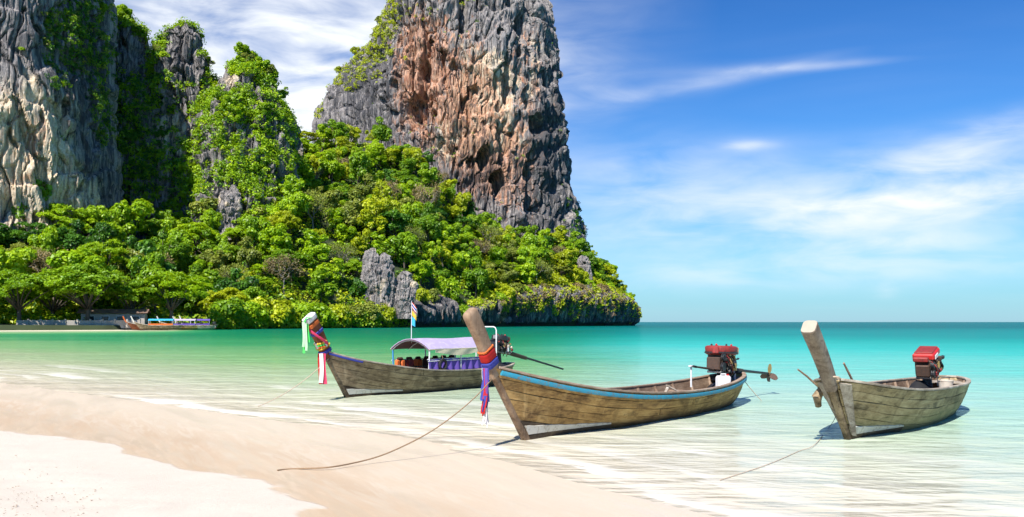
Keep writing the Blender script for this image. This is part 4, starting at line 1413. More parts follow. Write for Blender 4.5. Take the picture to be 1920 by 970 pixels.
def leaf_mass(name, pts, nrm, rad, per, lsize, seed, mat, label, cat='shrubs', flat=0.6, sq=0.8):
    """many small shrubs that nobody could count, as one mass"""
    r = np.random.default_rng(seed)
    n = len(pts)
    pr = np.repeat(pts, per, 0)
    rr = np.repeat(rad, per)[:, None]
    d = sphere_dirs(n * per, r, 0.0)
    cen = pr + d * rr * r.uniform(0.25, 1.0, (n * per, 1)) ** 0.6 * np.array([1.1, 1.1, sq])
    nn = np.repeat(nrm, per, 0) * 0.5 + d * 0.5 + np.array([0, 0, 0.55])
    V, Fc = leaf_cards(cen, nn, np.repeat(np.minimum(rad * 0.42, lsize), per), seed + 1, flat)
    tn = np.repeat(np.clip(np.repeat(r.uniform(0.05, 0.95, n), per) + r.normal(0, 0.16, n * per), 0, 1), 4)
    o = add(name, np_mesh(name, V, Fc, False, {'tint': tn}), mat)
    return tag(o, label, cat, kind='stuff')


def undergrowth():
    r = np.random.default_rng(77)
    n = 6200
    px = r.uniform(-80, 1184, n)
    v = r.uniform(0.0, 1.06, n)
    X, Y, Z = hill(px, v)
    sx, sy = px, 604 - F_PX * (Z - EYE) / Y
    ok = ~((680 < sx) & (sx < 742) & (500 < sy) & (sy < 560)) & ~((775 < sx) & (sx < 850) & (sy > 575)) & ~((px < 400) & (v < 0.16))
    pts = np.stack([X, Y, Z + 0.6], 1)[ok]
    m = len(pts)
    nr = np.tile(np.array([[0, -0.4, 0.8]]), (m, 1))
    rad = r.uniform(0.9, 2.6, m)
    pick = r.uniform(size=m) + 0.25 * fbm(pts / 30.0, 2, 9)
    yel = (px[ok] > 930) & (v[ok] < 0.5)
    a = (pick < 0.22) & ~yel
    b = (pick >= 0.22) & (pick < 0.72) & ~yel
    c = ~(a | b)
    leaf_mass("undergrowth", pts[a], nr[a], rad[a], 34, 0.62, 81, M['leaf_dark'], "dark green undergrowth between the hillside trees")
    leaf_mass("undergrowth", pts[b], nr[b], rad[b], 34, 0.62, 83, M['leaf_mid'], "mid green undergrowth filling the hillside")
    leaf_mass("undergrowth", pts[c], nr[c], rad[c], 36, 0.62, 85, M['leaf_yellow'], "yellowish scrub on the hillside and the headland point")
    # growth that hangs down to the tide line
    m = 620
    px = r.uniform(395, 762, m)
    ys = np.interp(px, SH_X, SH_Y) + r.uniform(-1.2, 1.5, m)
    zz = 0.7 + 4.0 * r.uniform(0, 1, m) ** 1.3
    q = np.stack([(px - 960) / F_PX * ys, ys, zz], 1)
    nr = np.tile(np.array([[0, -0.8, 0.4]]), (m, 1))
    for k, (mt, lab) in enumerate((('leaf_bright', "bright creepers hanging to the tide line under the slope"), ('leaf_mid', "green creepers hanging to the tide line under the slope"), ('leaf_yellow', "yellow-green creepers hanging to the tide line under the slope"))):
        leaf_mass("shore_creepers", q[k::3], nr[k::3], r.uniform(0.6, 1.7, len(q[k::3])), 30, 0.5, 140 + k, M[mt], lab)
    # dry scrub that hangs over the sea cliff
    k = r.integers(0, len(SC1), 4000)
    q = SC1[k]
    ok = q[:, 2] > 6.5 + 7.0 * fbm(q / 8.0, 2, 12)
    q = q[ok][:900]
    nr = np.tile(np.array([[0, -0.7, 0.5]]), (len(q), 1))
    half = np.arange(len(q)) % 2 == 0
    leaf_mass("dry_scrub", q[half], nr[half], r.uniform(0.5, 1.5, half.sum()), 30, 0.45, 87, M['leaf_dry'], "dry brown scrub hanging over the headland's sea cliff")
    leaf_mass("undergrowth", q[~half], nr[~half], r.uniform(0.6, 1.6, (~half).sum()), 30, 0.5, 88, M['leaf_yellow'], "yellow creepers hanging over the headland's sea cliff")


undergrowth()


def cliff_plants():
    r = np.random.default_rng(91)

    def pick(ms, weight, n):
        w = np.maximum(weight, 0)
        k = r.choice(len(w), n, p=w / w.sum(), replace=True)
        return ms['V'][k] + ms['N'][k] * 0.3, ms['N'][k]

    # massif: nearly all green but for some bare faces
    ms = CL['massif']
    px, py = to_px(ms['V'])
    N = ms['N']
    front = (N[:, 1] < 0.35) & (px > 150) & (px < 575) & (py < 440)
    nz = fbm(ms['p'] / 11.0, 3, 61)
    bare = 1.3 * blob(px, py, 345, 115, 38, 58) + 1.2 * blob(px, py, 243, 95, 30, 42) + blob(px, py, 428, 150, 20, 34) + 0.8 * blob(px, py, 330, 245, 34, 48) + 0.9 * blob(px, py, 425, 385, 32, 48) + 0.55 * blob(px, py, 478, 160, 16, 30) + 0.6 * blob(px, py, 470, 250, 18, 40) + 0.7 * blob(px, py, 525, 310, 14, 40)
    g = sstep(N[:, 2] * 0.8 + nz * 0.8 + 0.75 - bare * 1.7, 0.15, 0.65)
    area = np.ones(len(px))
    dark = sstep(-px + 40 * nz, -345, -285) * sstep(py, 110, 170)  # shade of the gully, put in as darker leaf colour
    wt = front * g * area
    wt0, mass = wt * sstep(N[:, 2], -0.1, 0.5) * (N[:, 1] < 0.2), {}
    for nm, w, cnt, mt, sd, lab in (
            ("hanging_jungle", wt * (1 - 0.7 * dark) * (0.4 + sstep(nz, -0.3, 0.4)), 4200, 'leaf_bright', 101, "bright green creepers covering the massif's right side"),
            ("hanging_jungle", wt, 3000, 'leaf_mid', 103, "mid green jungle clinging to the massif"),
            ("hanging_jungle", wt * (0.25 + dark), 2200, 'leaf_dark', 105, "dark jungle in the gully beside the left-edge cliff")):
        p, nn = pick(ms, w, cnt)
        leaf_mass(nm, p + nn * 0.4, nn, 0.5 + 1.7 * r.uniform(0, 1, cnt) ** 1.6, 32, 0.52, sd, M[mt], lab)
    # tower: the left shoulder, ledges, the foot
    ms = CL['tower']
    px, py = to_px(ms['V'])
    N = ms['N']
    nz = fbm(ms['p'] / 10.0, 3, 64)
    sh = blob(px, py, 690, 70, 60, 60) + blob(px, py, 640, 125, 40, 35) + 0.7 * blob(px, py, 600, 190, 14, 60) + 0.8 * blob(px, py, 660, 155, 22, 20) + 0.5 * blob(px, py, 740, 20, 40, 30) + 0.25 * blob(px, py, 830, 10, 90, 18)
    w = (N[:, 1] < 0.3) * (px < 900) * (py > -200) * sstep(sh + 0.35 * nz + 0.25 * N[:, 2], 0.35, 0.75)
    p, nn = pick(ms, w, 800)
    leaf_mass("ledge_scrub", p, nn, r.uniform(0.5, 1.6, 800), 34, 0.5, 111, M['leaf_yellow'], "yellowish scrub on the tower's sloping left shoulder")
    p, nn = pick(ms, w, 420)
    leaf_mass("ledge_scrub", p, nn, r.uniform(0.5, 1.5, 420), 34, 0.5, 113, M['leaf_olive'], "olive scrub on the tower's sloping left shoulder")
    led = (N[:, 1] < 0.5) * (py > -60) * (py < 440) * sstep(N[:, 2] + 0.25 * nz, 0.52, 0.85) * (0.3 + blob(px, py, 830, 265, 60, 40) * 2 + (px > 1080) * 1.2)
    p, nn = pick(ms, led, 330)
    leaf_mass("ledge_scrub", p, nn, r.uniform(0.3, 0.9, 330), 26, 0.4, 115, M['leaf_mid'], "small green tufts on the ledges of the tower")
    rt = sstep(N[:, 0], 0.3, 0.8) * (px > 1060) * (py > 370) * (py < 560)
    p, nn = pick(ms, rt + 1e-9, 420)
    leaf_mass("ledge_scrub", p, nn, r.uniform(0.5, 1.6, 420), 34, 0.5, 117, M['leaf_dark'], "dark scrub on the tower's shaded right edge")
    # left cliff: a shaggy right flank and crown
    ms = CL['left']
    px, py = to_px(ms['V'])
    N = ms['N']
    nz = fbm(ms['p'] / 9.0, 3, 67)
    w = (N[:, 1] < 0.5) * (px > -60) * (py > -120) * (py < 430) * sstep(1.3 * blob(px, py, 165, 60, 55, 90) + 0.9 * blob(px, py, 195, 200, 22, 110) + 0.6 * blob(px, py, 95, 30, 35, 60) + 0.5 * blob(px, py, 100, 100, 18, 70) + 0.5 * nz + 0.2 * N[:, 2], 0.40, 0.95)
    for cnt, mt, sd, lab in ((520, 'leaf_dark', 121, "dark creepers on the shaded flank of the left-edge cliff"), (330, 'leaf_mid', 123, "green creepers on the crown of the left-edge cliff"), (150, 'leaf_olive', 125, "olive tufts on the face of the left-edge cliff")):
        p, nn = pick(ms, w if sd < 125 else w + 0.04 * (px > 0) * (py < 420) * sstep(N[:, 2] + nz, 0.3, 0.8), cnt)
        leaf_mass("cliff_creepers", p, nn, r.uniform(0.35, 1.25, cnt), 32, 0.42, sd, M[mt], lab)

    # single trees that stand on the tops
    def top_tree(ms, x, y, kind, sz, lf, lab, zs=1.0):
        px, py = to_px(ms['V'])
        d = np.abs(px - x) + np.abs(py - y) + 400 * (ms['N'][:, 1] > 0.6)
        q = ms['V'][np.argmin(d)]
        place_tree(kind, q - np.array([0, 0, 0.6]), sz, lf, lab, None, "cliff_tree", zs=zs)
    m_ = CL['massif']
    for a in ((215, 75, 'round', 0.62, 'leaf_bright', "bright tree on the left shoulder of the massif's left knob"),
              (262, 80, 'round', 0.5, 'leaf_mid', "green tree right of the massif's left knob"),
              (290, 110, 'bare', 0.6, 'leaf_olive', "thin olive tree between the massif's two knobs"),
              (372, 85, 'round', 0.45, 'leaf_mid', "green tree on top of the massif's grey middle knob"),
              (398, 130, 'round', 0.5, 'leaf_olive', "olive tree right of the massif's middle knob"),
              (455, 118, 'round', 0.7, 'leaf_bright', "bright round tree on the summit of the massif's right dome"),
              (490, 140, 'round', 0.62, 'leaf_bright', "bright tree on the right dome's sloping edge"),
              (525, 190, 'round', 0.55, 'leaf_mid', "green tree leaning out from the right dome"),
              (440, 230, 'round', 0.65, 'leaf_bright', "bright tree halfway down the massif's right dome"),
              (400, 300, 'round', 0.62, 'leaf_mid', "green tree on the ledge under the massif's pale face"),
              (350, 330, 'round', 0.7, 'leaf_mid', "green tree at the lower end of the massif's gully"),
              (500, 230, 'round', 0.6, 'leaf_mid', "green tree on the right dome above the notch"),
              (300, 250, 'round', 0.6, 'leaf_dark', "dark tree in the shaded gully"),
              (245, 280, 'round', 0.7, 'leaf_dark', "dark tree at the gully's left wall"),
              (270, 350, 'round', 0.75, 'leaf_dark', "dark tree at the foot of the gully")):
        top_tree(m_, *a)
    gg = wt0 / wt0.sum()
    for i, k in enumerate(r.choice(len(gg), 46, p=gg)):
        q = m_['V'][k]
        x = 960 + F_PX * q[0] / q[1]
        y = 604 - F_PX * (q[2] - EYE) / q[1]
        lf = 'leaf_dark' if (x < 320 and y > 130) else ('leaf_bright', 'leaf_mid', 'leaf_bright', 'leaf_olive')[i % 4]  # dark leaves stand in for the gully's shade
        side = "in the gully" if x < 320 else "under the middle knob" if x < 410 else "on the right dome"
        hgt = "near the top" if y < 170 else "halfway up" if y < 290 else "low down"
        mass.setdefault(f"{LEAFNAME[lf]} tree on the massif {hgt} {side}", []).append((x, place_tree('round', q - np.array([0, 0, 2.2]), 0.42 + 0.25 * rnd.random(), lf, "", "trees clinging to the massif", "cliff_tree")))
    for lab, lst in mass.items():
        lst.sort(key=lambda e: e[0])
        for k, (_, o) in enumerate(lst):
            o["label"] = lab if len(lst) == 1 else lab + ", %s from left" % ("first second third fourth fifth sixth seventh eighth ninth tenth eleventh twelfth".split()[min(k, 11)])
    t_ = CL['tower']
    for a in ((660, 80, 'bush', 0.9, 'leaf_yellow', "yellow-green bush high on the tower's left shoulder"),
              (625, 135, 'bush', 0.9, 'leaf_yellow', "yellow-green bush at the bend of the tower's left shoulder"),
              (655, 145, 'bush', 0.8, 'leaf_bright', "bright green bush hanging on the tower's grey left flank"),
              (1098, 395, 'bush', 0.7, 'leaf_dark', "dark bush sticking out from the tower's right edge"),
              (705, 40, 'bush', 0.9, 'leaf_olive', "olive bush near the top of the tower's left shoulder")):
        top_tree(t_, *a)
    l_ = CL['left']
    for a in ((185, 25, 'round', 0.5, 'leaf_mid', "green tree on the right rim of the left-edge cliff"),
              (200, 60, 'bush', 0.9, 'leaf_dark', "dark bush on the rim below the left-edge cliff's top"),
              (140, 8, 'round', 0.5, 'leaf_olive', "olive tree on the top of the left-edge cliff"),
              (42, 92, 'bush', 0.3, 'leaf_bright', "single bright bush on the left-edge cliff's bare face")):
        top_tree(l_, *a)


cliff_plants()

# ---------------------------------------------------------------- longtail boats
class Hull:
    def __init__(s, L, rake, sheer, beam, keel):
        s.L, s.rake = L, rake
        xs = [p[0] for p in sheer]
        s._z = spline(xs, [p[1] for p in sheer])
        s._b = spline([p[0] for p in beam], [p[1] for p in beam])
        s._k = spline([p[0] for p in keel], [p[1] for p in keel])

    def sx(s, t):
        return -s.rake + t * (s.L + s.rake)

    def sz(s, t):
        return s._z(s.sx(t))

    def b(s, t):
        return np.maximum(s._b(t), 0.03)

    def kx(s, t):
        return t * (s.L - 0.30)

    def kz(s, t):
        return s._k(t)

    def py(s, t):
        return 1.0 - 0.52 * sstep(t, 0.02, 0.45)

    def pz(s, t):
        return 1.0 + 0.35 * sstep(t, 0.05, 0.45)

    def pt(s, t, v, side=-1, off=0.0):
        t, v = np.broadcast_arrays(np.asarray(t, float), np.asarray(v, float))
        def f(t, v):
            x = s.kx(t) + (s.sx(t) - s.kx(t)) * v
            y = 0.025 + (s.b(t) - 0.025) * np.power(np.maximum(v, 1e-6), s.py(t))
            z = s.kz(t) + (s.sz(t) - s.kz(t)) * np.power(np.maximum(v, 1e-6), s.pz(t))
            return np.stack([x, y, z], -1)
        p = f(t, v)
        if off:
            e = 2e-3
            du = f(np.minimum(t + e, 1), v) - f(np.maximum(t - e, 0), v)
            dv = f(t, np.minimum(v + e, 1)) - f(t, np.maximum(v - e, 1e-4))
            n = np.cross(dv, du)
            n /= np.linalg.norm(n, axis=-1, keepdims=True) + 1e-12
            n = np.where((n[..., 1:2] < 0), -n, n)
            p = p + n * off
        q = p.copy()
        q[..., 1] *= side
        return q

    def v_at(s, t, z):
        return np.clip((z - s.kz(t)) / (s.sz(t) - s.kz(t)), 0, 1) ** (1 / s.pz(t))


def rounded_rect(a, b, r=0.3, n=3):
    """section: half sizes a, b with rounded corners"""
    rr = min(a, b) * r
    out = []
    for cx, cy, a0 in ((a - rr, b - rr, 0), (-a + rr, b - rr, 90), (-a + rr, -b + rr, 180), (a - rr, -b + rr, 270)):
        for k in range(n):
            an = math.radians(a0 + 90 * k / (n - 1))
            out.append((cx + rr * math.cos(an), cy + rr * math.sin(an)))
    return out


def boat(name, label, loc, ang, h, mats, head, tip, post=(0.085, 0.15), top_round=0.08, rail=None, stripe=True, nstrake=7, seed=1, group=None, floor_z=0.10, detail=True):
    r = np.random.default_rng(seed)
    root = empty(name, loc, math.radians(ang))
    tag(root, label, 'boat', group)
    N = nstrake
    # strakes, each of two boards, with open seams between them
    vs = np.power(np.linspace(0, 1, N + 1), 0.92)
    for side in (-1, 1):
        for i in range(N):
            cut = float(r.uniform(0.34, 0.66))
            spans = ((0.004, cut - 0.0012), (cut + 0.0012, 0.998)) if detail else ((0.004, 0.998),)
            for t0, t1 in spans:
                m_ = max(8, int(26 * (t1 - t0)))
                t = np.linspace(t0, t1, m_)
                gap = 0.0045
                wob = lambda k: 0.006 * np.sin(t * (9 + 5 * k) + 2.3 * k + i) + 0.004 * np.sin(t * 31 + k * 3)
                e0, e1 = (wob(i) if i else 0 * t), (wob(i + 1) if i < N - 1 else 0 * t)
                lo, hi = vs[i] + gap + e0, vs[i + 1] - gap * float(r.uniform(0.3, 1.3)) + e1
                G = np.stack([h.pt(t, v, side, 0.001 + float(r.uniform(0, 0.007))) for v in (lo, (lo + hi) / 2, hi)], 1)
                if side > 0:
                    G = G[:, ::-1]
                zmid = h.pt(0.25, (vs[i] + vs[i + 1]) / 2)[2]
                mb = MB()
                mb.sheet(G, 0.022)
                mb.build("plank", mats['keel'] if zmid < 0.06 else mats['hull'], root, True, 30)
    # inner skin, added to block light through the seams and darken the inside
    t = np.linspace(0.006, 0.995, 30)
    vv = np.linspace(0.0, 0.985, 9)
    for side in (-1, 1):
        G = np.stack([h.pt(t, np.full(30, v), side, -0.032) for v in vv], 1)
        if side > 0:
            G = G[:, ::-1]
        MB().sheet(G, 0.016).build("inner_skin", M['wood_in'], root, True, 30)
    # stern board
    vv = np.linspace(0.0, 1.0, 9)
    a = h.pt(np.full(9, 0.997), vv, -1)
    b = h.pt(np.full(9, 0.997), vv, 1)
    G = np.stack([a, (a + b) / 2 + np.array([0.03, 0, 0]), b], 1)
    MB().sheet(G, 0.03).build("transom", mats['hull'], root)
    # gunwale caps and rubbing rails
    t = np.linspace(0.012, 1.0, 34)
    for side in (-1, 1):
        p = h.pt(t, np.full(34, 1.0), side)
        p[:, 2] += 0.018
        p[:, 1] -= side * 0.012
        MB().sweep(p, rounded_rect(0.018, 0.045, 0.4), up=(0, 0, 1)).build("gunwale", mats['cap'], root, True)
        if rail:
            q = h.pt(t, np.full(34, 0.955), side, 0.034)
            MB().sweep(q, rounded_rect(0.036, 0.022, 0.6), up=(0, 0, 1)).build("rubbing_rail", rail, root, True)
    pa, pb = h.pt(1.0, 1.0, -1), h.pt(1.0, 1.0, 1)
    MB().bar(pa + [0, 0, 0.02], pb + [0, 0, 0.02], 0.09, 0.04, 0.01).build("stern_cap", mats['cap'], root)
    # keel
    t = np.linspace(0.0, 0.99, 24)
    k = h.pt(t, np.zeros(24), 1)
    k[:, 1] = 0
    k[:, 2] -= 0.02
    MB().sweep(k, rounded_rect(0.04, 0.045, 0.2), up=(0, 0, 1)).build("keel", mats['keel'], root)
    # worn white wedge along the bow's foot
    if stripe:
        for side in (-1, 1):
            tt = np.linspace(0.008, 0.27, 18)
            zl = np.linspace(0.085, 0.10, 18)
            zh = np.linspace(0.225, 0.125, 18) + r.normal(0, 0.004, 18)
            G = np.stack([h.pt(tt, h.v_at(tt, zz), side, 0.024) for zz in (zl, (zl + zh) / 2, zh)], 1)
            if side > 0:
                G = G[:, ::-1]
            MB().sheet(G, 0.016).build("bow_strip", M['white_wash'], root, True, 30)
            zl, zh = np.full(18, -0.16), np.linspace(0.078, 0.093, 18)
            G = np.stack([h.pt(tt, h.v_at(tt, zz), side, 0.021) for zz in (zl, (zl + zh) / 2, zh)], 1)
            if side > 0:
                G = G[:, ::-1]
            MB().sheet(G, 0.014).build("bow_shoe", mats['keel'], root, True, 30)
    # stem and prow post
    hx, hz = head
    toe = Vector((0.02, 0, float(h.kz(0.0)) - 0.03))
    hd = Vector((-hx + 0.05, 0, hz))
    n = 8
    pts = [toe.lerp(hd, i / (n - 1)) for i in range(n)]
    MB().sweep(pts, [rounded_rect(0.045, 0.060 + 0.02 * i / n, 0.3) for i in range(n)], up=(0, 1, 0)).build("stem", mats.get('stem', mats['post']), root, True)
    tp = Vector((-tip[0], 0, tip[1]))
    hd2 = Vector((-hx + 0.10, 0, hz - 0.12))
    d = (tp - hd2)
    n = 12
    pts, secs = [], []
    for i in range(n):
        f = i / (n - 1)
        bow = Vector((0.035, 0, 0)) * math.sin(f * math.pi)
        pts.append(hd2 + d * f + bow)
        w = 0.86 + 0.16 * f
        secs.append(rounded_rect(post[0] * w, post[1] * w, 0.55, 4))
    ax = d.normalized()
    if top_round > 0:
        for k_ in range(1, 5):
            a_ = k_ / 4 * math.pi / 2
            pts.append(tp + ax * top_round * math.sin(a_))
            sc = 1.02 * (0.28 + 0.72 * math.cos(a_))
            secs.append(rounded_rect(post[0] * sc, post[1] * sc, 0.55, 4))
    MB().sweep(pts, secs, up=(0, 1, 0)).build("prow", mats['post'], root, True, 50)
    if top_round == 0:
        e = tp + ax * 0.002
        MB().sweep([e, e + ax * 0.012], rounded_rect(post[0] * 0.98, post[1] * 0.98, 0.55, 4), up=(0, 1, 0)).build("prow_end", M['wood_cut'], root)
    # inside: floor boards, frames, thwarts, decks
    def half(tt, z):
        return float(h.pt(tt, h.v_at(tt, np.array(z)), 1)[1]) - 0.05
    tt = np.linspace(0.10, 0.965, 20)
    hw = np.array([max(half(q, floor_z), 0.03) for q in tt])
    xx = np.array([float(h.pt(q, h.v_at(q, np.array(floor_z)), 1)[0]) for q in tt])
    for k_ in range(5):
        a0, a1 = -1 + 0.4 * k_ + 0.012, -1 + 0.4 * (k_ + 1) - 0.012
        G = np.stack([np.stack([xx, hw * a, np.full(20, floor_z + 0.004 * k_ % 0.009)], 1) for a in (a0, a1)], 1)
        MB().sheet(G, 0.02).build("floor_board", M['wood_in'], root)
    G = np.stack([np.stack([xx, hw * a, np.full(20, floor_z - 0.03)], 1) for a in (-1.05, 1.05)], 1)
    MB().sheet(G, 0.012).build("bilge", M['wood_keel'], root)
    if detail:
        for q in np.linspace(0.16, 0.93, 11):
            va = np.linspace(0.97, float(h.v_at(q, np.array(floor_z))) + 0.02, 6)
            for side in (-1, 1):
                p = h.pt(np.full(6, q), va, side, -0.058)
                MB().sweep(p, rounded_rect(0.02, 0.022, 0.3), up=(1, 0, 0)).build("frame", M['wood_cap'], root)
        for q in (0.24, 0.40, 0.58, 0.76):
            z = float(h.sz(q)) - 0.14
            w = half(q, z)
            x = float(h.pt(q, h.v_at(q, np.array(z)), 1)[0])
            MB().box((x, 0, z), (0.20, 2 * w, 0.028), bev=0.006).build("thwart", M['wood_cap'], root)
        tq = np.linspace(0.02, 0.115, 6)
        hb = h.b(tq) * 0.94 - 0.012
        G = np.stack([np.stack([h.sx(tq) + 0.02, hb * a, h.sz(tq) - 0.03], 1) for a in (-1, 1)], 1)
        MB().sheet(G, 0.02).build("fore_deck", mats['cap'], root)
        tq = np.linspace(0.93, 0.992, 5)
        hb = h.b(tq) * 0.92 - 0.015
        G = np.stack([np.stack([h.sx(tq) - 0.02, hb * a, h.sz(tq) - 0.07], 1) for a in (-1, 1)], 1)
        MB().sheet(G, 0.024).build("stern_deck", mats['cap'], root)
    return root


def strip(pts, w, mat, name, parent, thick=0.006, axis=(0, 1, 0), taper=1.0, twist=0.0):
    """a ribbon along a path"""
    n = len(pts)
    secs = []
    for i in range(n):
        a = twist * i / n
        ww = w * (1 + (taper - 1) * i / (n - 1)) / 2
        c, s_ = math.cos(a), math.sin(a)
        secs.append([(c * x - s_ * y, s_ * x + c * y) for x, y in ((ww, thick / 2), (-ww, thick / 2), (-ww, -thick / 2), (ww, -thick / 2))])
    return MB().sweep(pts, secs, up=axis).build(name, mat, parent)


def band(root_pts, post, f0, f1, mat, name, parent, grow=0.016, tilt=0.0):
    """a cloth wound round the prow post, from fraction f0 to f1 of its length"""
    a, b = Vector(root_pts[0]), Vector(root_pts[1])
    pts, secs = [], []
    n = 7
    for i in range(n):
        f = f0 + (f1 - f0) * i / (n - 1)
        pts.append(a.lerp(b, f) + Vector((0.035, 0, 0)) * math.sin(f * math.pi))
        g = grow + 0.006 * (i % 2) + (0.0 if 0 < i < n - 1 else -0.006)
        secs.append(rounded_rect(post[0] * (0.86 + 0.16 * f) + g, post[1] * (0.86 + 0.16 * f) + g, 0.6, 4))
    return MB().sweep(pts, secs, up=(0, 1, 0)).build(name, mat, parent, True, 60)


def hang(x, y, z0, z1, w, mat, parent, seed, n=9, name="ribbon", sway=0.03, taper=0.8, twist=0.8):
    r = random.Random(seed)
    ph = r.uniform(0, 6)
    pts = [(x + sway * math.sin(ph + 2.6 * i / n) * i / n, y + sway * 0.8 * math.cos(ph * 1.3 + 3.1 * i / n) * i / n, z0 + (z1 - z0) * i / (n - 1)) for i in range(n)]
    return strip(pts, w, mat, name, parent, axis=(0.57, -0.82, 0), taper=taper, twist=twist * r.uniform(-1, 1))


def motor(label, loc, ang, cover, big=1.0, tilt=0.0, tiller=(-1.25, 0.0), shaft=None, cover_mat='red_worn', block_mat='iron', cover_box=False, prop=True, base_h=0.45, pipe=True):
    """car engine on a swivel post, with tiller in front and a long propeller shaft behind"""
    o = empty("longtail_motor", loc, math.radians(ang))
    tag(o, label, 'boat engine')
    T = Matrix.Rotation(tilt, 3, 'Y')
    zb = base_h

    def R(p):
        return T @ (Vector(p) * big) + Vector((0, 0, zb))
    # swivel post with a dome foot
    MB().lathe([(0.30, -0.02), (0.29, 0.05), (0.22, 0.12), (0.10, 0.16), (0.075, zb + 0.02)], 14).build("swivel_post", M['black'], o, True)
    MB().box(R((0.05, 0, 0.03)), (0.66 * big, 0.26 * big, 0.05), T, 0.012).build("mount_plate", M['steel'], o)
    b = MB()
    b.box(R((0.0, 0, 0.20)), (0.46 * big, 0.30 * big, 0.30 * big), T, 0.03)
    b.box(R((-0.27, 0, 0.17)), (0.12 * big, 0.24 * big, 0.22 * big), T, 0.02)
    b.box(R((0.28, 0, 0.13)), (0.16 * big, 0.22 * big, 0.18 * big), T, 0.03)
    b.build("engine_block", M[block_mat], o)
    for i in range(4):
        x = -0.17 + 0.105 * i
        MB().tube([R((x, -0.13, 0.27)), R((x, -0.20, 0.25)), R((x + 0.02, -0.215, 0.14))], 0.024 * big, 7).build("exhaust_pipe", M['steel' if i % 2 else 'iron'], o, True)
    for x, z, rr in ((-0.29, 0.12, 0.075), (-0.29, 0.28, 0.06), (-0.10, 0.08, 0.055)):
        MB().lathe([(rr * big, -0.02), (rr * big, 0.0), (rr * 0.75 * big, 0.004), (rr * 0.75 * big, 0.016), (rr * big, 0.02), (rr * big, 0.04)], 12, R((x, -0.165, z)), T @ Matrix.Rotation(math.radians(90), 3, 'X')).build("pulley", M['black'], o)
    MB().lathe([(0.05 * big, 0), (0.052 * big, 0.05), (0.05 * big, 0.15), (0.03 * big, 0.17)], 10, R((0.12, -0.19, 0.06)), T).build("oil_filter", M['brass' if block_mat == 'iron' else 'white_plastic'], o, True)
    MB().lathe([(0.048 * big, 0), (0.05 * big, 0.06), (0.046 * big, 0.12)], 10, R((-0.05, -0.19, 0.17)), T).build("carburettor", M['brass'], o, True)
    w = MB()
    for k in range(4):
        w.tube([R((-0.2 + 0.1 * k, -0.16, 0.33)), R((-0.16 + 0.1 * k, -0.22, 0.26)), R((-0.12 + 0.09 * k, -0.19, 0.12)), R((0.02 + 0.04 * k, -0.17, 0.06))], 0.009, 5)
    w.build("hose", M['rubber'], o, True)
    # odds and ends bolted to the near side
    rr_ = random.Random(int(loc[0] * 100))
    for k in range(14):
        x, z = rr_.uniform(-0.30, 0.34), rr_.uniform(0.04, 0.34)
        mt = rr_.choice(['steel', 'iron', 'black', 'brass', 'steel', 'red_worn', 'bucket'])
        sx, sz = rr_.uniform(0.03, 0.09), rr_.uniform(0.025, 0.08)
        f = MB()
        if k % 3:
            f.box(R((x, -0.165 - rr_.uniform(0, 0.05), z)), (sx, 0.06, sz), T @ Matrix.Rotation(rr_.uniform(-0.5, 0.5), 3, 'Y'), 0.01)
        else:
            f.lathe([(sz * 0.5, 0), (sz * 0.55, 0.03), (sz * 0.4, 0.05)], 9, R((x, -0.17, z)), T @ Matrix.Rotation(math.radians(90), 3, 'X'))
        f.build("fitting", M[mt], o)
    for k in range(3):
        x = rr_.uniform(-0.28, 0.1)
        MB().tube([R((x, -0.15, 0.34)), R((x - 0.08, -0.24, 0.27)), R((x + 0.05, -0.25, 0.14)), R((x + 0.22, -0.2, 0.03)), R((x + 0.26, -0.12, -0.06))], 0.012, 6).build("cable", M['rubber' if k else 'red_worn'], o, True)
    # the wide flat top
    cw, cd, ch = cover
    if cover_box:
        MB().box(R((0.02, 0, 0.40)), (cw, cd, ch), T, 0.03).build("engine_cover", M[cover_mat], o, True, 30)
        MB().box(R((0.02 - cw * 0.24, -cd / 2 - 0.004, 0.40)), (cw * 0.40, 0.012, ch * 0.56), T).build("cover_label", M['white_cloth'], o)
        MB().box(R((0.02 - cw * 0.60, 0.02, 0.385)), (cw * 0.22, cd * 0.7, ch * 0.7), T, 0.02).build("air_intake", M['red_worn'], o)
        MB().box(R((0.02, 0, 0.40 + ch / 2 / big + 0.012)), (cw * 0.86, cd * 0.84, 0.03), T, 0.01).build("cover_lid", M['red_worn'], o)
    else:
        oval = [(math.cos(2 * math.pi * j / 18) * cw / 2, math.sin(2 * math.pi * j / 18) * cd / 2) for j in range(18)]
        secs, pts = [], []
        for z, s_ in ((-0.5, 0.88), (-0.36, 0.97), (0.30, 1.0), (0.42, 0.96), (0.5, 0.86)):
            pts.append(R((0.02, 0, 0.40)) + T @ Vector((0, 0, z * ch)))
            secs.append([(x * s_, y * s_) for x, y in oval])
        MB().sweep(pts, secs, up=(1, 0, 0)).build("engine_cover", M[cover_mat], o, True, 50)
        MB().sweep([pts[1] + T @ Vector((0, 0, 0.004)), pts[1] + T @ Vector((0, 0, 0.036))], [[(x * 1.025, y * 1.025) for x, y in oval]] * 2, up=(1, 0, 0)).build("cover_rim", M['black'], o)
        for k, mt in ((2, 'orange_paint' if cover_mat != 'black' else 'iron'), (-5, 'red_worn' if cover_mat != 'black' else 'steel')):
            an = 2 * math.pi * k / 18 - 1.2
            MB().box(R((0.02, 0, 0.40)) + T @ Vector((math.cos(an) * cw * 0.46, math.sin(an) * cd * 0.46, 0)), (0.16, 0.14, ch * 0.8), T @ Matrix.Rotation(an, 3, 'Z'), 0.02).build("lamp_pod", M[mt], o)
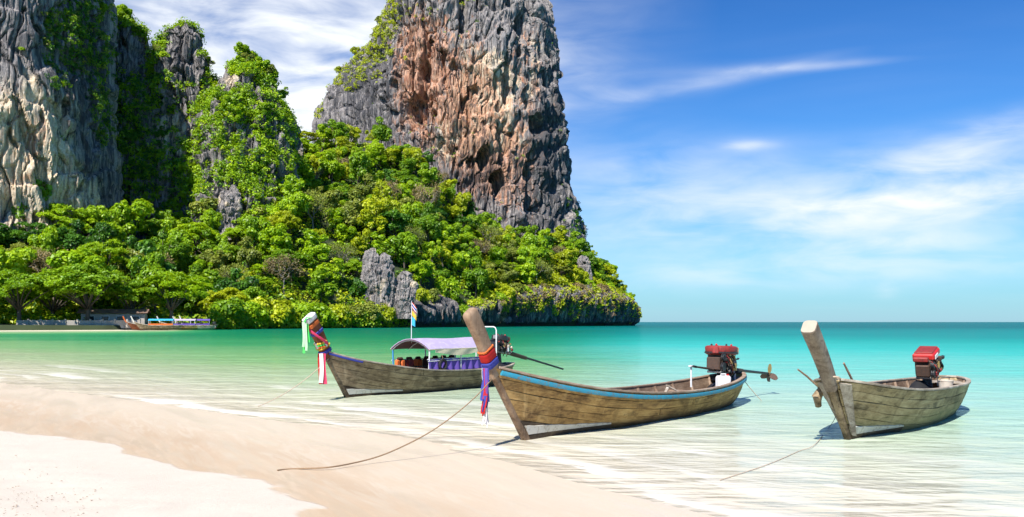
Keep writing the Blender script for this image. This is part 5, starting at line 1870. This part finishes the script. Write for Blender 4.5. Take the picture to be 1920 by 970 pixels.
        for k in range(6):
            an = k * 1.05
            MB().lathe([(0.022, 0), (0.022, 0.03), (0.012, 0.045)], 7, R((0.02, 0, 0.40)) + T @ Vector((math.cos(an) * cw * 0.3, math.sin(an) * cd * 0.3, ch * 0.49)), T).build("cover_bolt", M['red_paint' if k % 2 else 'black'], o)
    # tiller
    a = R((-0.2, 0, 0.05))
    e = Vector((tiller[0], 0, zb + tiller[1]))
    t = MB()
    t.tube([a, (a + e) / 2 + Vector((0, 0, 0.01)), e], [0.026, 0.024, 0.020], 8)
    t.build("tiller", M['iron'], o, True)
    MB().tube([e, e + (e - a).normalized() * 0.14], 0.026, 8).build("tiller_grip", M['rubber'], o, True)
    # shaft, fin and propeller
    if shaft:
        s0 = R((0.25, 0, 0.08))
        s1 = Vector(shaft)
        s1 = Vector((s1[0], s1[1], s1[2]))
        m1 = s0.lerp(s1, 0.35)
        MB().tube([s0, m1], [0.060, 0.048], 9).build("shaft_housing", M['iron'], o, True)
        MB().tube([m1, s1], [0.036, 0.030], 8).build("shaft", M['black'], o, True)
        MB().bar(s0 + Vector((0.05, 0, -0.07)), m1 + Vector((0, 0, -0.05)), 0.05, 0.03, 0.006).build("shaft_brace", M['iron'], o)
        if prop:
            ax = (s1 - s0).normalized()
            MB().tube([s1, s1 + ax * 0.12], [0.04, 0.028], 9).build("propeller_hub", M['brass'], o, True)
            for k in range(3):
                an = math.radians(95 + 120 * k)
                u = Vector((0, math.cos(an), math.sin(an)))
                c = s1 + ax * 0.06
                G = []
                for i in range(5):
                    f = i / 4
                    rr = 0.03 + 0.21 * f
                    ww = 0.07 + 0.10 * math.sin(math.pi * min(f * 0.9 + 0.1, 1))
                    tang = u.cross(ax).normalized()
                    pw = (tang * math.cos(0.7) + ax * math.sin(0.7)) * ww * 0.5
                    G.append([c + u * rr - pw, c + u * rr, c + u * rr + pw])
                MB().sheet(np.array(G), 0.012).build("propeller_blade", M['brass' if k == 0 else 'iron'], o, True, 60)
            f0 = s1 - ax * 0.10
            G = [[f0 + Vector((-0.06, 0, 0.0)), f0 + Vector((0.14, 0, -0.02))], [f0 + Vector((0.0, 0, -0.12)), f0 + Vector((0.20, 0, -0.12))], [f0 + Vector((0.06, 0, -0.20)), f0 + Vector((0.18, 0, -0.22))]]
            MB().sheet(np.array(G), 0.025, (0, 1, 0)).build("skeg", M['iron'], o)
    if pipe:
        MB().tube([R((0.30, 0.02, 0.30)), R((0.44, 0.02, 0.26)), R((0.50, 0.02, 0.14)), R((0.56, 0.02, 0.24))], 0.022, 7).build("exhaust_stack", M['black'], o, True)
    return o


MIDB = [(0.0, 0.03), (0.06, 0.20), (0.13, 0.36), (0.25, 0.57), (0.42, 0.72), (0.60, 0.75), (0.78, 0.66), (0.90, 0.49), (0.965, 0.33), (1.0, 0.17)]
KEEL = [(0.0, -0.06), (0.1, -0.16), (0.4, -0.26), (0.7, -0.24), (0.9, -0.10), (1.0, 0.04)]


def at_boat(o, p):
    """world position of a point given in a boat's own frame (x aft, y away, z up)"""
    c, s_ = math.cos(o.rotation_euler[2]), math.sin(o.rotation_euler[2])
    return (o.location[0] + c * p[0] - s_ * p[1], o.location[1] + s_ * p[0] + c * p[1], o.location[2] + p[2])


# ---- the boat in the middle
A1 = 54.0
h1 = Hull(8.35, 0.95, [(-0.95, 1.15), (-0.2, 0.975), (0.9, 0.765), (2.3, 0.59), (4.0, 0.49), (5.6, 0.475), (7.2, 0.53), (8.35, 0.62)], MIDB, KEEL)
gold = dict(hull=M['wood_gold'], keel=M['wood_keel'], cap=M['wood_cap'], post=M['wood_post'])
b1 = boat("longtail_boat", "golden brown wooden longtail boat with blue rail, in the middle", (0.245, 13.6, 0), A1, h1, gold, (0.95, 1.13), (1.41, 1.91), (0.068, 0.120), 0.07, M['blue_paint'], seed=3, group="longtail boats in the shallows")
m1 = motor("worn red topped motor with propeller shaft raised, on the middle boat", at_boat(b1, (7.42, 0, 0.30)), A1, (0.95, 0.66, 0.20), 1.28, 0.05, (-1.28, 0.20), (3.0, 0, 0.22), base_h=0.36)
for x, y in ((6.55, 0.30), (7.75, -0.20)):
    p = at_boat(b1, (x, y, 0.40))
    o = empty("rest_post", p, math.radians(A1))
    tag(o, "white post holding up the tiller of the middle boat's motor" if x < 7 else "thin white rod beside the middle boat's motor", 'post')
    MB().tube([(0, 0, 0), (0, 0, 0.44 if x < 7 else 0.36)], 0.020, 8).build("rod", M['white_pipe'], o, True)
    MB().box((0, 0, 0.45 if x < 7 else 0.37), (0.16 if x < 7 else 0.06, 0.07, 0.035), bev=0.01).build("rest", M['white_pipe'], o)


def fuel_can(loc, rz, d, mat, label, cat="canister"):
    o = empty("fuel_can", loc, rz)
    tag(o, label, cat)
    x, y, z = d
    MB().box((0, 0, z / 2), d, None, 0.035).build("body", mat, o, True, 40)
    MB().tube([(-x * 0.2, 0, z * 0.98), (-x * 0.2, 0, z + 0.035), (x * 0.2, 0, z + 0.035), (x * 0.2, 0, z * 0.98)], 0.014, 7).build("handle", mat, o, True)
    MB().lathe([(0.03, 0), (0.03, 0.03), (0.024, 0.035)], 10, (x * 0.36, 0, z - 0.004)).build("cap", M['red_cloth'] if mat is not M['bucket'] else mat, o, True)
    return o


fuel_can(at_boat(b1, (7.05, -0.22, 0.28)), math.radians(A1 - 38), (0.30, 0.20, 0.36), M['white_plastic'], "white plastic fuel can in the stern of the middle boat")
# loose gear in the middle boat
bun = empty("cloth_bundle", at_boat(b1, (1.35, 0.30, 0.62)), 0.4)
tag(bun, "small white and pink cloth bundle on the middle boat's far gunwale", 'bundle')
MB().lathe([(0.05, 0.0), (0.13, 0.03), (0.15, 0.09), (0.11, 0.15), (0.03, 0.17)], 14, (0, 0, 0)).build("cloth", M['white_cloth'], bun, True)
MB().lathe([(0.075, 0.0), (0.085, 0.03), (0.06, 0.07), (0.02, 0.08)], 12, (-0.06, -0.05, 0.12)).build("knot", M['pink_cloth'], bun, True)
for i, (x, y, x2, y2, z2) in enumerate(((5.0, 0.25, 5.7, 0.42, 0.30), (5.9, -0.1, 5.35, 0.3, 0.34), (4.4, -0.2, 5.2, 0.1, 0.10))):
    o = MB().bar(at_boat(b1, (x, y, 0.17)), at_boat(b1, (x2, y2, 0.17 + z2)), 0.06, 0.03, 0.008).build("loose_board", M['wood_cap_pale'], None)
    tag(o, ("pale board propped against the middle boat's far side", "second loose board crossing the propped one in the middle boat", "flat loose board on the floor of the middle boat")[i], 'board')

PP1 = ((-0.85, 0, 1.01), (-1.41, 0, 1.91))
gar = empty("ribbon_garland", b1.location, b1.rotation_euler[2])
tag(gar, "red and blue cloth wound round the middle boat's prow, with hanging tassels", 'ribbons', "ribbons tied to the prows")
band(PP1, (0.068, 0.120), 0.28, 0.42, M['red_cloth'], "red_wrap", gar, 0.018)
band(PP1, (0.068, 0.120), 0.43, 0.455, M['orange_cloth'], "wrap_edge", gar, 0.014)
band(PP1, (0.068, 0.120), 0.17, 0.275, M['blue_cloth'], "blue_wrap", gar, 0.022)
for k in range(9):
    a = k * 0.7
    mt = ('blue_cloth', 'purple', 'blue_cloth', 'white_cloth', 'blue_cloth', 'red_cloth', 'purple', 'blue_cloth', 'pink_cloth')[k]
    hang(-1.135 + 0.022 * math.cos(a), -0.05 + 0.03 * math.sin(a), 1.14, 0.66 + 0.02 * (k % 3), 0.045, M[mt], gar, 40 + k, taper=1.0, twist=5)
for k in range(6):
    hang(-1.14 + 0.025 * math.cos(k), -0.05 + 0.03 * math.sin(k * 1.3), 0.78 - 0.03 * (k % 2), 0.52 - 0.03 * (k % 3), 0.05, M['red_cloth' if k % 3 else 'blue_cloth'], gar, 60 + k, taper=0.8, twist=3)
for k in range(5):
    hang(-1.135 + 0.02 * math.cos(k * 2), -0.05 + 0.022 * math.sin(k * 2), 0.58, 0.36 - 0.03 * (k % 3), 0.035, M['white_cloth'], gar, 70 + k, taper=0.5, twist=2)

# ---- the grey boat on the right
A2 = 52.0
h2 = Hull(6.7, 0.92, [(-0.92, 0.96), (-0.2, 0.85), (0.7, 0.745), (2.0, 0.655), (3.4, 0.62), (4.8, 0.60), (6.0, 0.60), (6.7, 0.62)],
          [(0.0, 0.05), (0.03, 0.23), (0.07, 0.39), (0.13, 0.52), (0.25, 0.66), (0.42, 0.76), (0.60, 0.77), (0.78, 0.70), (0.90, 0.54), (0.965, 0.37), (1.0, 0.20)], KEEL)
grey = dict(hull=M['wood_grey'], keel=M['wood_brown'], cap=M['wood_cap_pale'], post=M['wood_post_grey'], stem=M['wood_brown'])
b2 = boat("longtail_boat", "short weathered grey longtail boat with bare cut-off prow, at the right", (5.2, 13.67, 0), A2, h2, grey, (0.92, 0.96), (1.76, 1.73), (0.10, 0.115), 0.0, None, seed=8, group="longtail boats in the shallows")
for side in (-1, 1):      # pale board nailed along the stem
    tt = np.linspace(0.008, 0.030, 4)
    vv = np.linspace(0.14, 0.98, 10)
    G = np.stack([h2.pt(np.full(10, q), vv, side, 0.030) for q in tt], 0)
    if side < 0:
        G = G[::-1]
    MB().sheet(G, 0.018).build("stem_board", M['wood_cap_pale'], b2, True, 30)
MB().tube([(-0.42, 0.24, 0.86), (-0.50, 0.33, 0.66), (-0.40, 0.34, 0.52)], [0.05, 0.075, 0.05], 10).build("bow_bitt", M['wood_brown'], b2, True)
for i, (p, q, rr, lab) in enumerate((((-0.75, 0.25, 0.86), (-1.05, 0.42, 1.10), 0.016, "short stick standing left of the right boat's prow"), ((-0.40, -0.20, 0.86), (-0.78, -0.16, 1.20), 0.018, "crooked stick standing right of the right boat's prow"))):
    w = [at_boat(b2, p), at_boat(b2, tuple((np.array(p) + q) / 2 + [0.01, 0.01, 0.015])), at_boat(b2, q)]
    tag(MB().tube(w, [rr, rr * 0.95, rr * 0.8], 7).build("stick", M['wood_cap'] if i else M['wood_in'], None, True), lab, 'stick')
m2 = motor("bright red topped motor tilted up on the right boat", at_boat(b2, (4.95, 0.02, 0.33)), A2, (0.52, 0.40, 0.135), 1.08, -0.26, (0.62, 0.22), None, 'red_paint', 'iron', True, False, 0.42, False)
cv = empty("engine_tarpaulin", at_boat(b2, (4.75, 0.10, 0.12)), math.radians(A2))
tag(cv, "black tarpaulin heaped round the foot of the right boat's motor", 'tarpaulin')
G = []
for i in range(13):
    row = []
    for j in range(13):
        x, y = (i - 6) / 6 * 0.80, (j - 6) / 6 * 0.46
        q = (x / 0.80) ** 2 + (y / 0.46) ** 2
        row.append((x, y, 0.52 * math.exp(-2.2 * q) + 0.05 * math.sin(7 * x + 3 * y) + 0.03 * math.sin(13 * y - 5 * x)))
    G.append(row)
MB().sheet(np.array(G), 0.02).build("folds", M['rubber'], cv, True, 60)
bk = empty("bait_bucket", at_boat(b2, (4.75, -0.36, 0.36)), math.radians(20))
tag(bk, "pale plastic bucket in the stern of the right boat", 'bucket')
MB().lathe([(0.11, 0.0), (0.125, 0.20), (0.135, 0.29), (0.142, 0.295), (0.142, 0.315), (0.125, 0.32), (0.118, 0.30), (0.10, 0.05)], 20).build("shell", M['bucket'], bk, True, 40)
MB().tube([(0.138 * math.cos(a), 0.02, 0.30 + 0.06 * math.sin(a)) for a in np.linspace(0, math.pi, 9)], 0.007, 6).build("handle", M['steel'], bk, True)
o = MB().tube([at_boat(b2, p) for p in ((5.52, -0.02, 0.98), (5.60, -0.03, 0.80), (5.55, -0.04, 0.62), (5.50, -0.05, 0.50))], 0.008, 6).build("starter_cord", M['rope_pale'], None, True)
tag(o, "thin pale cord hanging from the tiller of the right boat's motor", 'cord')

# ---- the covered boat on the left
A3 = 55.0
h3 = Hull(6.6, 0.80, [(-0.80, 1.12), (-0.05, 0.91), (0.7, 0.77), (1.7, 0.62), (3.0, 0.52), (4.4, 0.49), (5.8, 0.50), (6.6, 0.56)], MIDB, KEEL)
dark = dict(hull=M['wood_brown'], keel=M['wood_keel'], cap=M['wood_cap_pale'], post=M['wood_red'], stem=M['wood_brown'])
b3 = boat("longtail_boat", "dark weathered longtail boat with lilac canopy and ribboned prow, at the left", (-3.87, 21.08, 0), A3, h3, dark, (0.80, 1.10), (1.22, 1.86), (0.085, 0.15), 0.05, None, seed=14, group="longtail boats in the shallows")
# canopy on posts
X0, X1, ZE, ZT = 2.15, 4.85, 1.10, 1.36
can = empty("boat_canopy", b3.location, b3.rotation_euler[2])
tag(can, "arched lilac canopy on thin posts over the left boat", 'canopy')


def arch(x, f, dz=0.0, wd=0.66):
    a = -1 + 2 * f
    return (x, a * wd, ZE + (ZT - ZE) * (1 - a * a) + dz)


G = np.array([[arch(x, f, 0.012 * math.sin(3 * x)) for f in np.linspace(0, 1, 11)] for x in np.linspace(X0, X1, 9)])
MB().sheet(G, 0.014).build("roof", M['lilac'], can, True, 60)
G2 = G.copy()
G2[..., 2] -= 0.022
G2[..., 1] *= 0.985
MB().sheet(G2, 0.012).build("roof_underside", M['lilac_under'], can, True, 60)  # separate darker sheet just below the roof
for x in np.linspace(X0 + 0.03, X1 - 0.03, 5):
    MB().tube([np.array(arch(x, f, -0.035, 0.64)) for f in np.linspace(0, 1, 9)], 0.014, 6).build("bow_rib", M['white_pipe'], can, True)
for x in (X0 + 0.05, 3.5, X1 - 0.05):
    for s_ in (-1, 1):
        q = (x, s_ * 0.62, 0)
        MB().tube([(x, s_ * 0.60, 0.40), (x, s_ * 0.63, ZE)], 0.020, 7).build("post", M['post_blue'] if (x < 3 and s_ > 0) else M['white_pipe'], can, True)
for s_ in (-1, 1):
    MB().tube([(X0, s_ * 0.63, 0.80), (X1, s_ * 0.63, 0.80)], 0.012, 6).build("side_rail", M['white_pipe'], can, True)
    MB().tube([(X0, s_ * 0.655, ZE), (X1, s_ * 0.655, ZE)], 0.013, 6).build("eave_rail", M['cream'], can, True)
G = np.array([[(x, -0.665 - 0.008 * math.sin(9 * x + k), ZE - 0.01 - k * 0.055 * (1 + 0.5 * math.sin(2.3 * x))) for k in range(3)] for x in np.linspace(X0 + 0.25, X1, 26)])
MB().sheet(G, 0.008).build("eave_fringe", M['cream'], can)
cu = empty("side_curtain", b3.location, b3.rotation_euler[2])
tag(cu, "pleated purple curtain along the left boat's near side", 'curtain')
G = np.array([[(x, -0.60 + 0.025 * math.sin(22 * x) - 0.02 * k, 0.84 - 0.15 * k) for k in range(3)] for x in np.linspace(X0 + 0.02, X1 - 0.05, 90)])
MB().sheet(G, 0.01).build("cloth", M['purple'], cu, True, 60)
MB().tube([(X0, -0.60, 0.845), (X1 - 0.04, -0.60, 0.845)], 0.012, 6).build("curtain_rod", M['white_pipe'], cu, True)
VC = ["orange life vest hanging nearest the left boat's blue post", "dark red life vest second from the left boat's blue post", "orange life vest third from the left boat's blue post", "dark life vest fourth from the left boat's blue post",
      "rust coloured life vest fifth from the left boat's blue post", "dark life vest sixth from the left boat's blue post", "dark red life vest last in the row before the purple curtain"]
for i in range(7):
    o = empty("life_vest", at_boat(b3, (X0 + 0.25 + 0.36 * i, 0.56, 0.44)), math.radians(A3 + rnd.uniform(-9, 9)))
    tag(o, VC[i], 'life vest', "life vests hung along the left boat's far rail")
    mt = M['orange_cloth' if i in (0, 2, 4) else 'dark_cloth' if i in (3, 5) else 'red_worn']
    for s_ in (-1, 1):
        MB().box((s_ * 0.085, 0, 0.20), (0.15, 0.10, 0.34), None, 0.035).build("panel", mt, o, True, 40)
    MB().box((0, 0, 0.39), (0.20, 0.09, 0.08), None, 0.03).build("collar", M['dark_cloth'], o, True, 40)
    MB().box((0, -0.055, 0.16), (0.33, 0.015, 0.03)).build("strap", M['black'], o)
ty = empty("tyre_fender", at_boat(b3, (X0 + 0.5, -0.70, 0.70)), math.radians(A3))
tag(ty, "black tyre hung at the front of the purple curtain", 'tyre')
ring = [(0.13 * math.cos(a), 0, 0.13 * math.sin(a)) for a in np.linspace(0, 2 * math.pi, 21)]
MB().tube(ring, 0.035, 8, up=(0, 1, 0.01)).build("ring", M['rubber'], ty, True)
MB().tube([(0, 0, 0.15), (0.0, 0.04, 0.26)], 0.008, 5).build("hanger", M['rope'], ty)
# white pipe arch at the stern
pa = MB().tube([at_boat(b3, p) for p in ((5.45, -0.36, 0.46), (5.45, -0.36, 1.56), (5.45, -0.33, 1.63), (5.45, -0.27, 1.66), (5.45, 0.27, 1.66), (5.45, 0.33, 1.63), (5.45, 0.36, 1.56), (5.45, 0.36, 0.46))], 0.019, 8).build("pipe_arch", M['white_pipe'], None, True)
tag(pa, "white pipe arch standing at the stern of the left boat", 'frame')
# flags
fl = empty("flag_pole", at_boat(b3, (X0 + 0.35, 0.25, 1.24)), 0.0)
tag(fl, "thin pole with three small flags on the left boat's canopy", 'flag pole')
MB().tube([(0, 0, 0), (0.005, 0, 0.55), (0.01, 0, 1.12)], [0.011, 0.010, 0.008], 6).build("pole", M['white_pipe'], fl, True)


def flag(z0, w, hgt, bands, nm, lean):
    part = None
    n = 8
    tot = sum(b_[0] for b_ in bands)
    acc = 0.0
    for fr, mt in bands:
        f0, f1 = acc / tot, (acc + fr) / tot
        acc += fr
        G = np.array([[(0.012 + w * u, 0.02 * math.sin(5 * u + 1) * u * 3 * w / 0.2, z0 - lean * u - hgt * f) for f in (f0, f1 - 0.004)] for u in np.linspace(0, 1, n)])
        ob = MB().sheet(G, 0.006).build(nm if part is None else "stripe", M[mt], fl if part is None else part, True, 60)
        part = part or ob


flag(1.10, 0.12, 0.17, ((1, 'red_cloth'), (1, 'white_cloth'), (2, 'blue_cloth'), (1, 'white_cloth'), (1, 'red_cloth')), "flag", 0.16)
flag(0.88, 0.12, 0.13, ((1, 'yellow_cloth'),), "flag", 0.16)
flag(0.70, 0.09, 0.22, ((1, 'sky_cloth'),), "flag", 0.05)

m3 = motor("greasy black motor with long thin shaft, on the left boat", at_boat(b3, (6.05, 0, 0.42)), A3, (0.56, 0.46, 0.16), 1.12, 0.12, (-0.7, 0.16), (3.6, 0, -0.16), 'black', 'black', False, False, 0.46)

PP3 = ((-0.70, 0, 0.98), (-1.22, 0, 1.86))
PS3 = (0.085, 0.15)
g3 = empty("ribbon_garland", b3.location, b3.rotation_euler[2])
tag(g3, "bright ribbons, white cap cloth and flower beads on the left boat's prow", 'ribbons', "ribbons tied to the prows")
band(PP3, PS3, 0.97, 1.08, M['white_cloth'], "cap_cloth", g3, 0.012)
band(PP3, PS3, 0.84, 0.93, M['orange_cloth'], "orange_wrap", g3, 0.010)
band(PP3, PS3, 0.64, 0.71, M['blue_cloth'], "blue_wrap", g3, 0.010)
band(PP3, PS3, 0.13, 0.21, M['blue_cloth'], "blue_wrap", g3, 0.020)
band(PP3, PS3, 0.27, 0.31, M['yellow_cloth'], "yellow_wrap", g3, 0.026)
sp = []
for i in range(15):
    f = 0.80 - 0.42 * i / 14
    a = -0.6 + 2.6 * i / 14
    c = Vector(PP3[0]).lerp(Vector(PP3[1]), f)
    sp.append(c + Vector((-0.165 * math.cos(a), -0.115 * (0.3 + math.sin(a)), 0.0)))
MB().tube(sp, [0.026 + 0.006 * (i % 2) for i in range(15)], 7).build("pink_sash", M['pink_cloth'], g3, True)
for j, (f, mt) in enumerate(((0.40, 'yellow_cloth'), (0.355, 'green_cloth'), (0.31, 'orange_cloth'))):
    for k in range(14):
        a = 2 * math.pi * k / 14
        c = Vector(PP3[0]).lerp(Vector(PP3[1]), f - 0.05 * math.cos(a))
        MB().lathe([(0.008, -0.028), (0.028, -0.012), (0.028, 0.012), (0.008, 0.028)], 7, c + Vector((-0.165 * math.cos(a), -0.112 * math.sin(a), 0.0))).build("flower_bead", M[mt if k % 4 else 'white_cloth'], g3, True)
for k in range(4):
    hang(-1.44 + 0.03 * k, -0.02 - 0.03 * (k % 2), 1.80, (1.24, 1.16, 1.10, 1.34)[k], 0.06, M[('pale_green_cloth', 'pale_green_cloth', 'green_cloth', 'green_cloth')[k]], g3, 90 + k, taper=0.9, twist=0.6)
strip([(-1.43, -0.04, 1.80), (-1.40, -0.08, 1.90), (-1.30, -0.14, 1.90)], 0.06, M['green_cloth'], "ribbon_loop", g3, axis=(0, 1, 0))
for k in range(7):
    hang(-0.98 + 0.03 * (k % 4), -0.05 - 0.025 * (k // 2), 1.08, 0.38 + 0.03 * (k % 3), 0.085, M[('red_cloth', 'white_cloth', 'red_cloth', 'red_cloth', 'white_cloth', 'red_cloth', 'pink_cloth')[k]], g3, 110 + k, taper=1.1, twist=0.5)
G = h3.pt(np.linspace(0.01, 0.12, 10), np.full(10, 0.985), -1, 0.03)
MB().tube(G, 0.024, 7).build("blue_swag", M['blue_cloth'], g3, True)

# ---- ropes
def sag(a, b, drop, n=26, wob=0.0, seed=0):
    r = random.Random(seed)
    out = []
    for i in range(n):
        f = i / (n - 1)
        q = np.array(a) * (1 - f) + np.array(b) * f
        q[2] -= drop * 4 * f * (1 - f)
        q[:2] += np.array([r.gauss(0, wob), r.gauss(0, wob)]) if 0 < i < n - 1 else 0
        out.append(q)
    return out


def ground_px(x, y, lift=0.012):
    d = EYE * F_PX / (y - 604)
    for _ in range(3):
        X = (x - 960) / F_PX * d
        z = float(sand_height(np.array([X]), np.array([d]))[0])
        z = max(z, 0.0)
        d = (EYE - z) * F_PX / (y - 604)
    return np.array([(x - 960) / F_PX * d, d, z + lift])


# main boat: from the prow down to the sand
ra = np.array(at_boat(b1, (-1.02, -0.08, 0.98)))
pix = [(898, 738), (860, 772), (810, 808), (760, 835), (710, 856), (660, 869), (610, 877), (555, 881), (520, 884)]
end = ground_px(540, 882)
path = []
nn = len(pix)
for i, (x, y) in enumerate(pix):
    f = min(1.0, (i + 1) / (nn - 2))
    g = ground_px(x, y)
    Yd = ra[1] * (1 - f) + end[1] * f
    p = P(x, y, Yd)
    zmin = max(0.012, float(sand_height(np.array([p[0]]), np.array([p[1]]))[0]) + 0.012)
    if p[2] < zmin or i >= nn - 2:
        p = g
    path.append(p)
fs = [spline(range(nn + 1), [q[k] for q in [ra] + path]) for k in range(3)]
pts = [np.array([f(u) for f in fs]) for u in np.linspace(0, nn, 60)]
tag(MB().tube(pts, 0.009, 6).build("mooring_rope", M['rope'], None, True), "brown mooring rope sagging from the middle boat's prow to the sand", 'rope')
rb = np.array(at_boat(b2, (-0.86, -0.10, 0.98)))
pix = [(1577, 735), (1578, 755), (1570, 780), (1560, 797)]
wl = ground_px(1556, 800, 0.006)
pts = [rb] + [rb * (1 - f) + wl * f + np.array([0.05 * math.sin(3 * f), -0.03 * math.sin(math.pi * f), -0.08 * math.sin(math.pi * f)]) for f in (0.2, 0.4, 0.6, 0.8)] + [wl] + [ground_px(x, y, 0.010) for x, y in ((1530, 833), (1505, 845), (1470, 860), (1430, 876), (1400, 886), (1350, 902))]
fs = [spline(range(len(pts)), [q[k] for q in pts]) for k in range(3)]
pts = [np.array([f(u) for f in fs]) for u in np.linspace(0, len(pts) - 1, 70)]
tag(MB().tube(pts, 0.005, 6).build("mooring_rope", M['rope_pale'], None, True), "thin pale rope from the right boat's bow into the shallows", 'rope')
# lashing round the right boat's stem head
pts = [at_boat(b2, (-0.90 + 0.16 * math.cos(a), 0.14 * math.sin(a), 0.99 + 0.02 * math.sin(2 * a))) for a in np.linspace(0, 2 * math.pi * 2.1, 40)]
tag(MB().tube(pts, 0.012, 6).build("rope_lashing", M['rope_pale'], None, True), "pale rope lashed round the right boat's stem head", 'rope')
rc = np.array(at_boat(b3, (-0.5, -0.05, 0.6)))
o = MB().tube(sag(at_boat(b3, (-0.72, -0.06, 0.95)), ground_px(484, 764, 0.02), 0.12), 0.008, 5).build("mooring_rope", M['rope_pale'], None, True)
tag(o, "thin rope from the left boat's prow down to the foam", 'rope')
o = MB().tube(sag(at_boat(b1, (8.30, -0.16, 0.52)), at_boat(b1, (8.75, -0.45, -0.02)), 0.02), 0.009, 5).build("stern_line", M['rope_pale'], None, True)
tag(o, "short stern line of the middle boat going into the water", 'rope')

# ---------------------------------------------------------------- the far beach
def far_boat(px, Y, ang, L, roof, hullm, label, prow_cloth=None, zoff=0.0):
    p = P(px, 604, Y)
    root = empty("moored_boat", (p[0], p[1], 0.35 + zoff), math.radians(ang))
    tag(root, label, 'boat', "boats moored at the far beach")
    h = Hull(L, 1.2, [(-1.2, 1.55), (0, 1.15), (1.5, 0.85), (L * 0.55, 0.62), (L, 0.8)], MIDB, KEEL)
    for side in (-1, 1):
        t = np.linspace(0.004, 0.998, 16)
        G = np.stack([h.pt(t, np.full(16, v), side) * np.array([1, 1.3, 1]) for v in np.linspace(0, 1, 6)], 1)
        if side > 0:
            G = G[:, ::-1]
        MB().sheet(G, 0.03).build("side", hullm, root, True, 30)
        q = h.pt(t, np.full(16, 1.0), side) * np.array([1, 1.3, 1])
        MB().sweep(q, rounded_rect(0.05, 0.05), up=(0, 0, 1)).build("gunwale", M['wood_cap_pale'], root)
    MB().tube([(-1.05, 0, 1.35), (-1.45, 0, 2.0), (-1.75, 0, 2.7)], [0.14, 0.15, 0.13], 7).build("prow", M['white_wash'] if prow_cloth is None else M[prow_cloth], root, True)
    if roof:
        G = np.array([[(x, a * 0.95, 1.75 + 0.35 * (1 - a * a)) for a in np.linspace(-1, 1, 7)] for x in (1.8, L * 0.45, L * 0.8)])
        MB().sheet(G, 0.03).build("canopy", M[roof], root, True, 60)
        for x in (1.9, L * 0.78):
            for s_ in (-1, 1):
                MB().tube([(x, s_ * 0.85, 0.7), (x, s_ * 0.9, 1.78)], 0.04, 5).build("post", M['white_pipe'], root)
        MB().box(((1.8 + L * 0.8) / 2, -0.9, 0.95), (L * 0.8 - 1.9, 0.05, 0.35)).build("side_cloth", M['orange_cloth' if roof == 'sky_cloth' else 'purple'], root)
    MB().box((L * 0.93, 0, 1.25), (0.6, 0.4, 0.5), None, 0.06).build("motor", M['black'], root)
    return root


far_boat(262, 187, 12, 8.5, 'sky_cloth', M['wood_brown'], "moored boat with a blue canopy, left of its neighbours on the far beach")
far_boat(310, 191, 8, 8.0, 'lilac', M['wood_gold'], "moored boat with a lilac canopy right of the blue canopied one")
far_boat(340, 195, 16, 7.5, 'purple', M['wood_brown'], "moored boat with a dark purple canopy behind the lilac canopied one")
far_boat(352, 192, 4, 6.0, None, M['wood_cap_pale'], "open pale boat at the right end of the moored boats")
far_boat(247, 190, 35, 6.5, None, M['wood_red'], "red brown boat with an orange prow at the left end of the moored boats", 'orange_cloth')

wl_ = empty("beach_wall", P(150, 612, 190), 0.0)
tag(wl_, "low pale concrete wall under the shade trees on the far beach", 'wall')
prev = None
for i, px in enumerate(np.linspace(30, 262, 11)):
    Yw = 184 + (px - 30) * 0.035
    q = P(px, 604, Yw)
    q[2] = 0.55
    q = q - np.array(wl_.location)
    if prev is not None:
        a, b = Vector(prev), Vector(q)
        d = (b - a).normalized()
        MB().bar(a + d * 0.06 + Vector((0, 0, 0.75)), b - d * 0.06 + Vector((0, 0, 0.75 + rnd.uniform(-0.08, 0.1))), 0.22, 1.7 + rnd.uniform(-0.1, 0.1), 0.03).build("wall_panel", M['concrete'], wl_)
        MB().box(tuple(b + Vector((0, -0.05, 0.85))), (0.34, 0.36, 2.0), None, 0.03).build("pillar", M['concrete'], wl_)
    prev = q
hut = empty("beach_hut", P(215, 604, 197), 0.25)
hut.location[2] = 1.0
tag(hut, "low grey hut with dark windows behind the beach wall", 'hut')
MB().box((0, 0, 1.3), (13, 4, 2.6), None, 0.03).build("wall", M['concrete'], hut)
MB().sheet(np.array([[(x, y, 2.75 + (0.9 if y == 0 else 0)) for y in (-2.8, 0, 2.8)] for x in (-7.2, 7.2)]), 0.1).build("roof", M['roof_tin'], hut)
for x in (-4.6, -1.6, 1.6, 4.6):
    w_ = MB().box((x, -2.03, 1.5), (1.7, 0.06, 1.3)).build("window", M['white_pipe'], hut)
    MB().box((x, -2.07, 1.5), (1.5, 0.03, 1.1)).build("pane", M['glass_dark'], w_)

# ---------------------------------------------------------------- coral and shell bits on the dry sand
def bits():
    r = np.random.default_rng(5)
    mb = MB()
    n = 0
    while n < 190:
        x, y = r.uniform(-20, 190), 840 + 130 * math.sqrt(r.uniform(0, 1))
        g = ground_px(x, y, 0.0)
        s_ = 0.6816 * g[0] + 0.7317 * g[1]
        if s_ > 4.2:
            continue
        sz = 0.004 + 0.008 * r.uniform() ** 2
        M3 = Matrix.Rotation(r.uniform(0, 6), 3, 'Z') @ Matrix.Rotation(r.uniform(-0.5, 0.5), 3, 'X')
        mb.box((g[0], g[1], g[2] + 0.006), (sz * 2, sz, sz * 0.7), M3, sz * 0.25)
        n += 1
    tag(mb.build("coral_bits", M['coral'], None), "scattered brown coral and shell bits on the dry sand", kind='stuff')


bits()
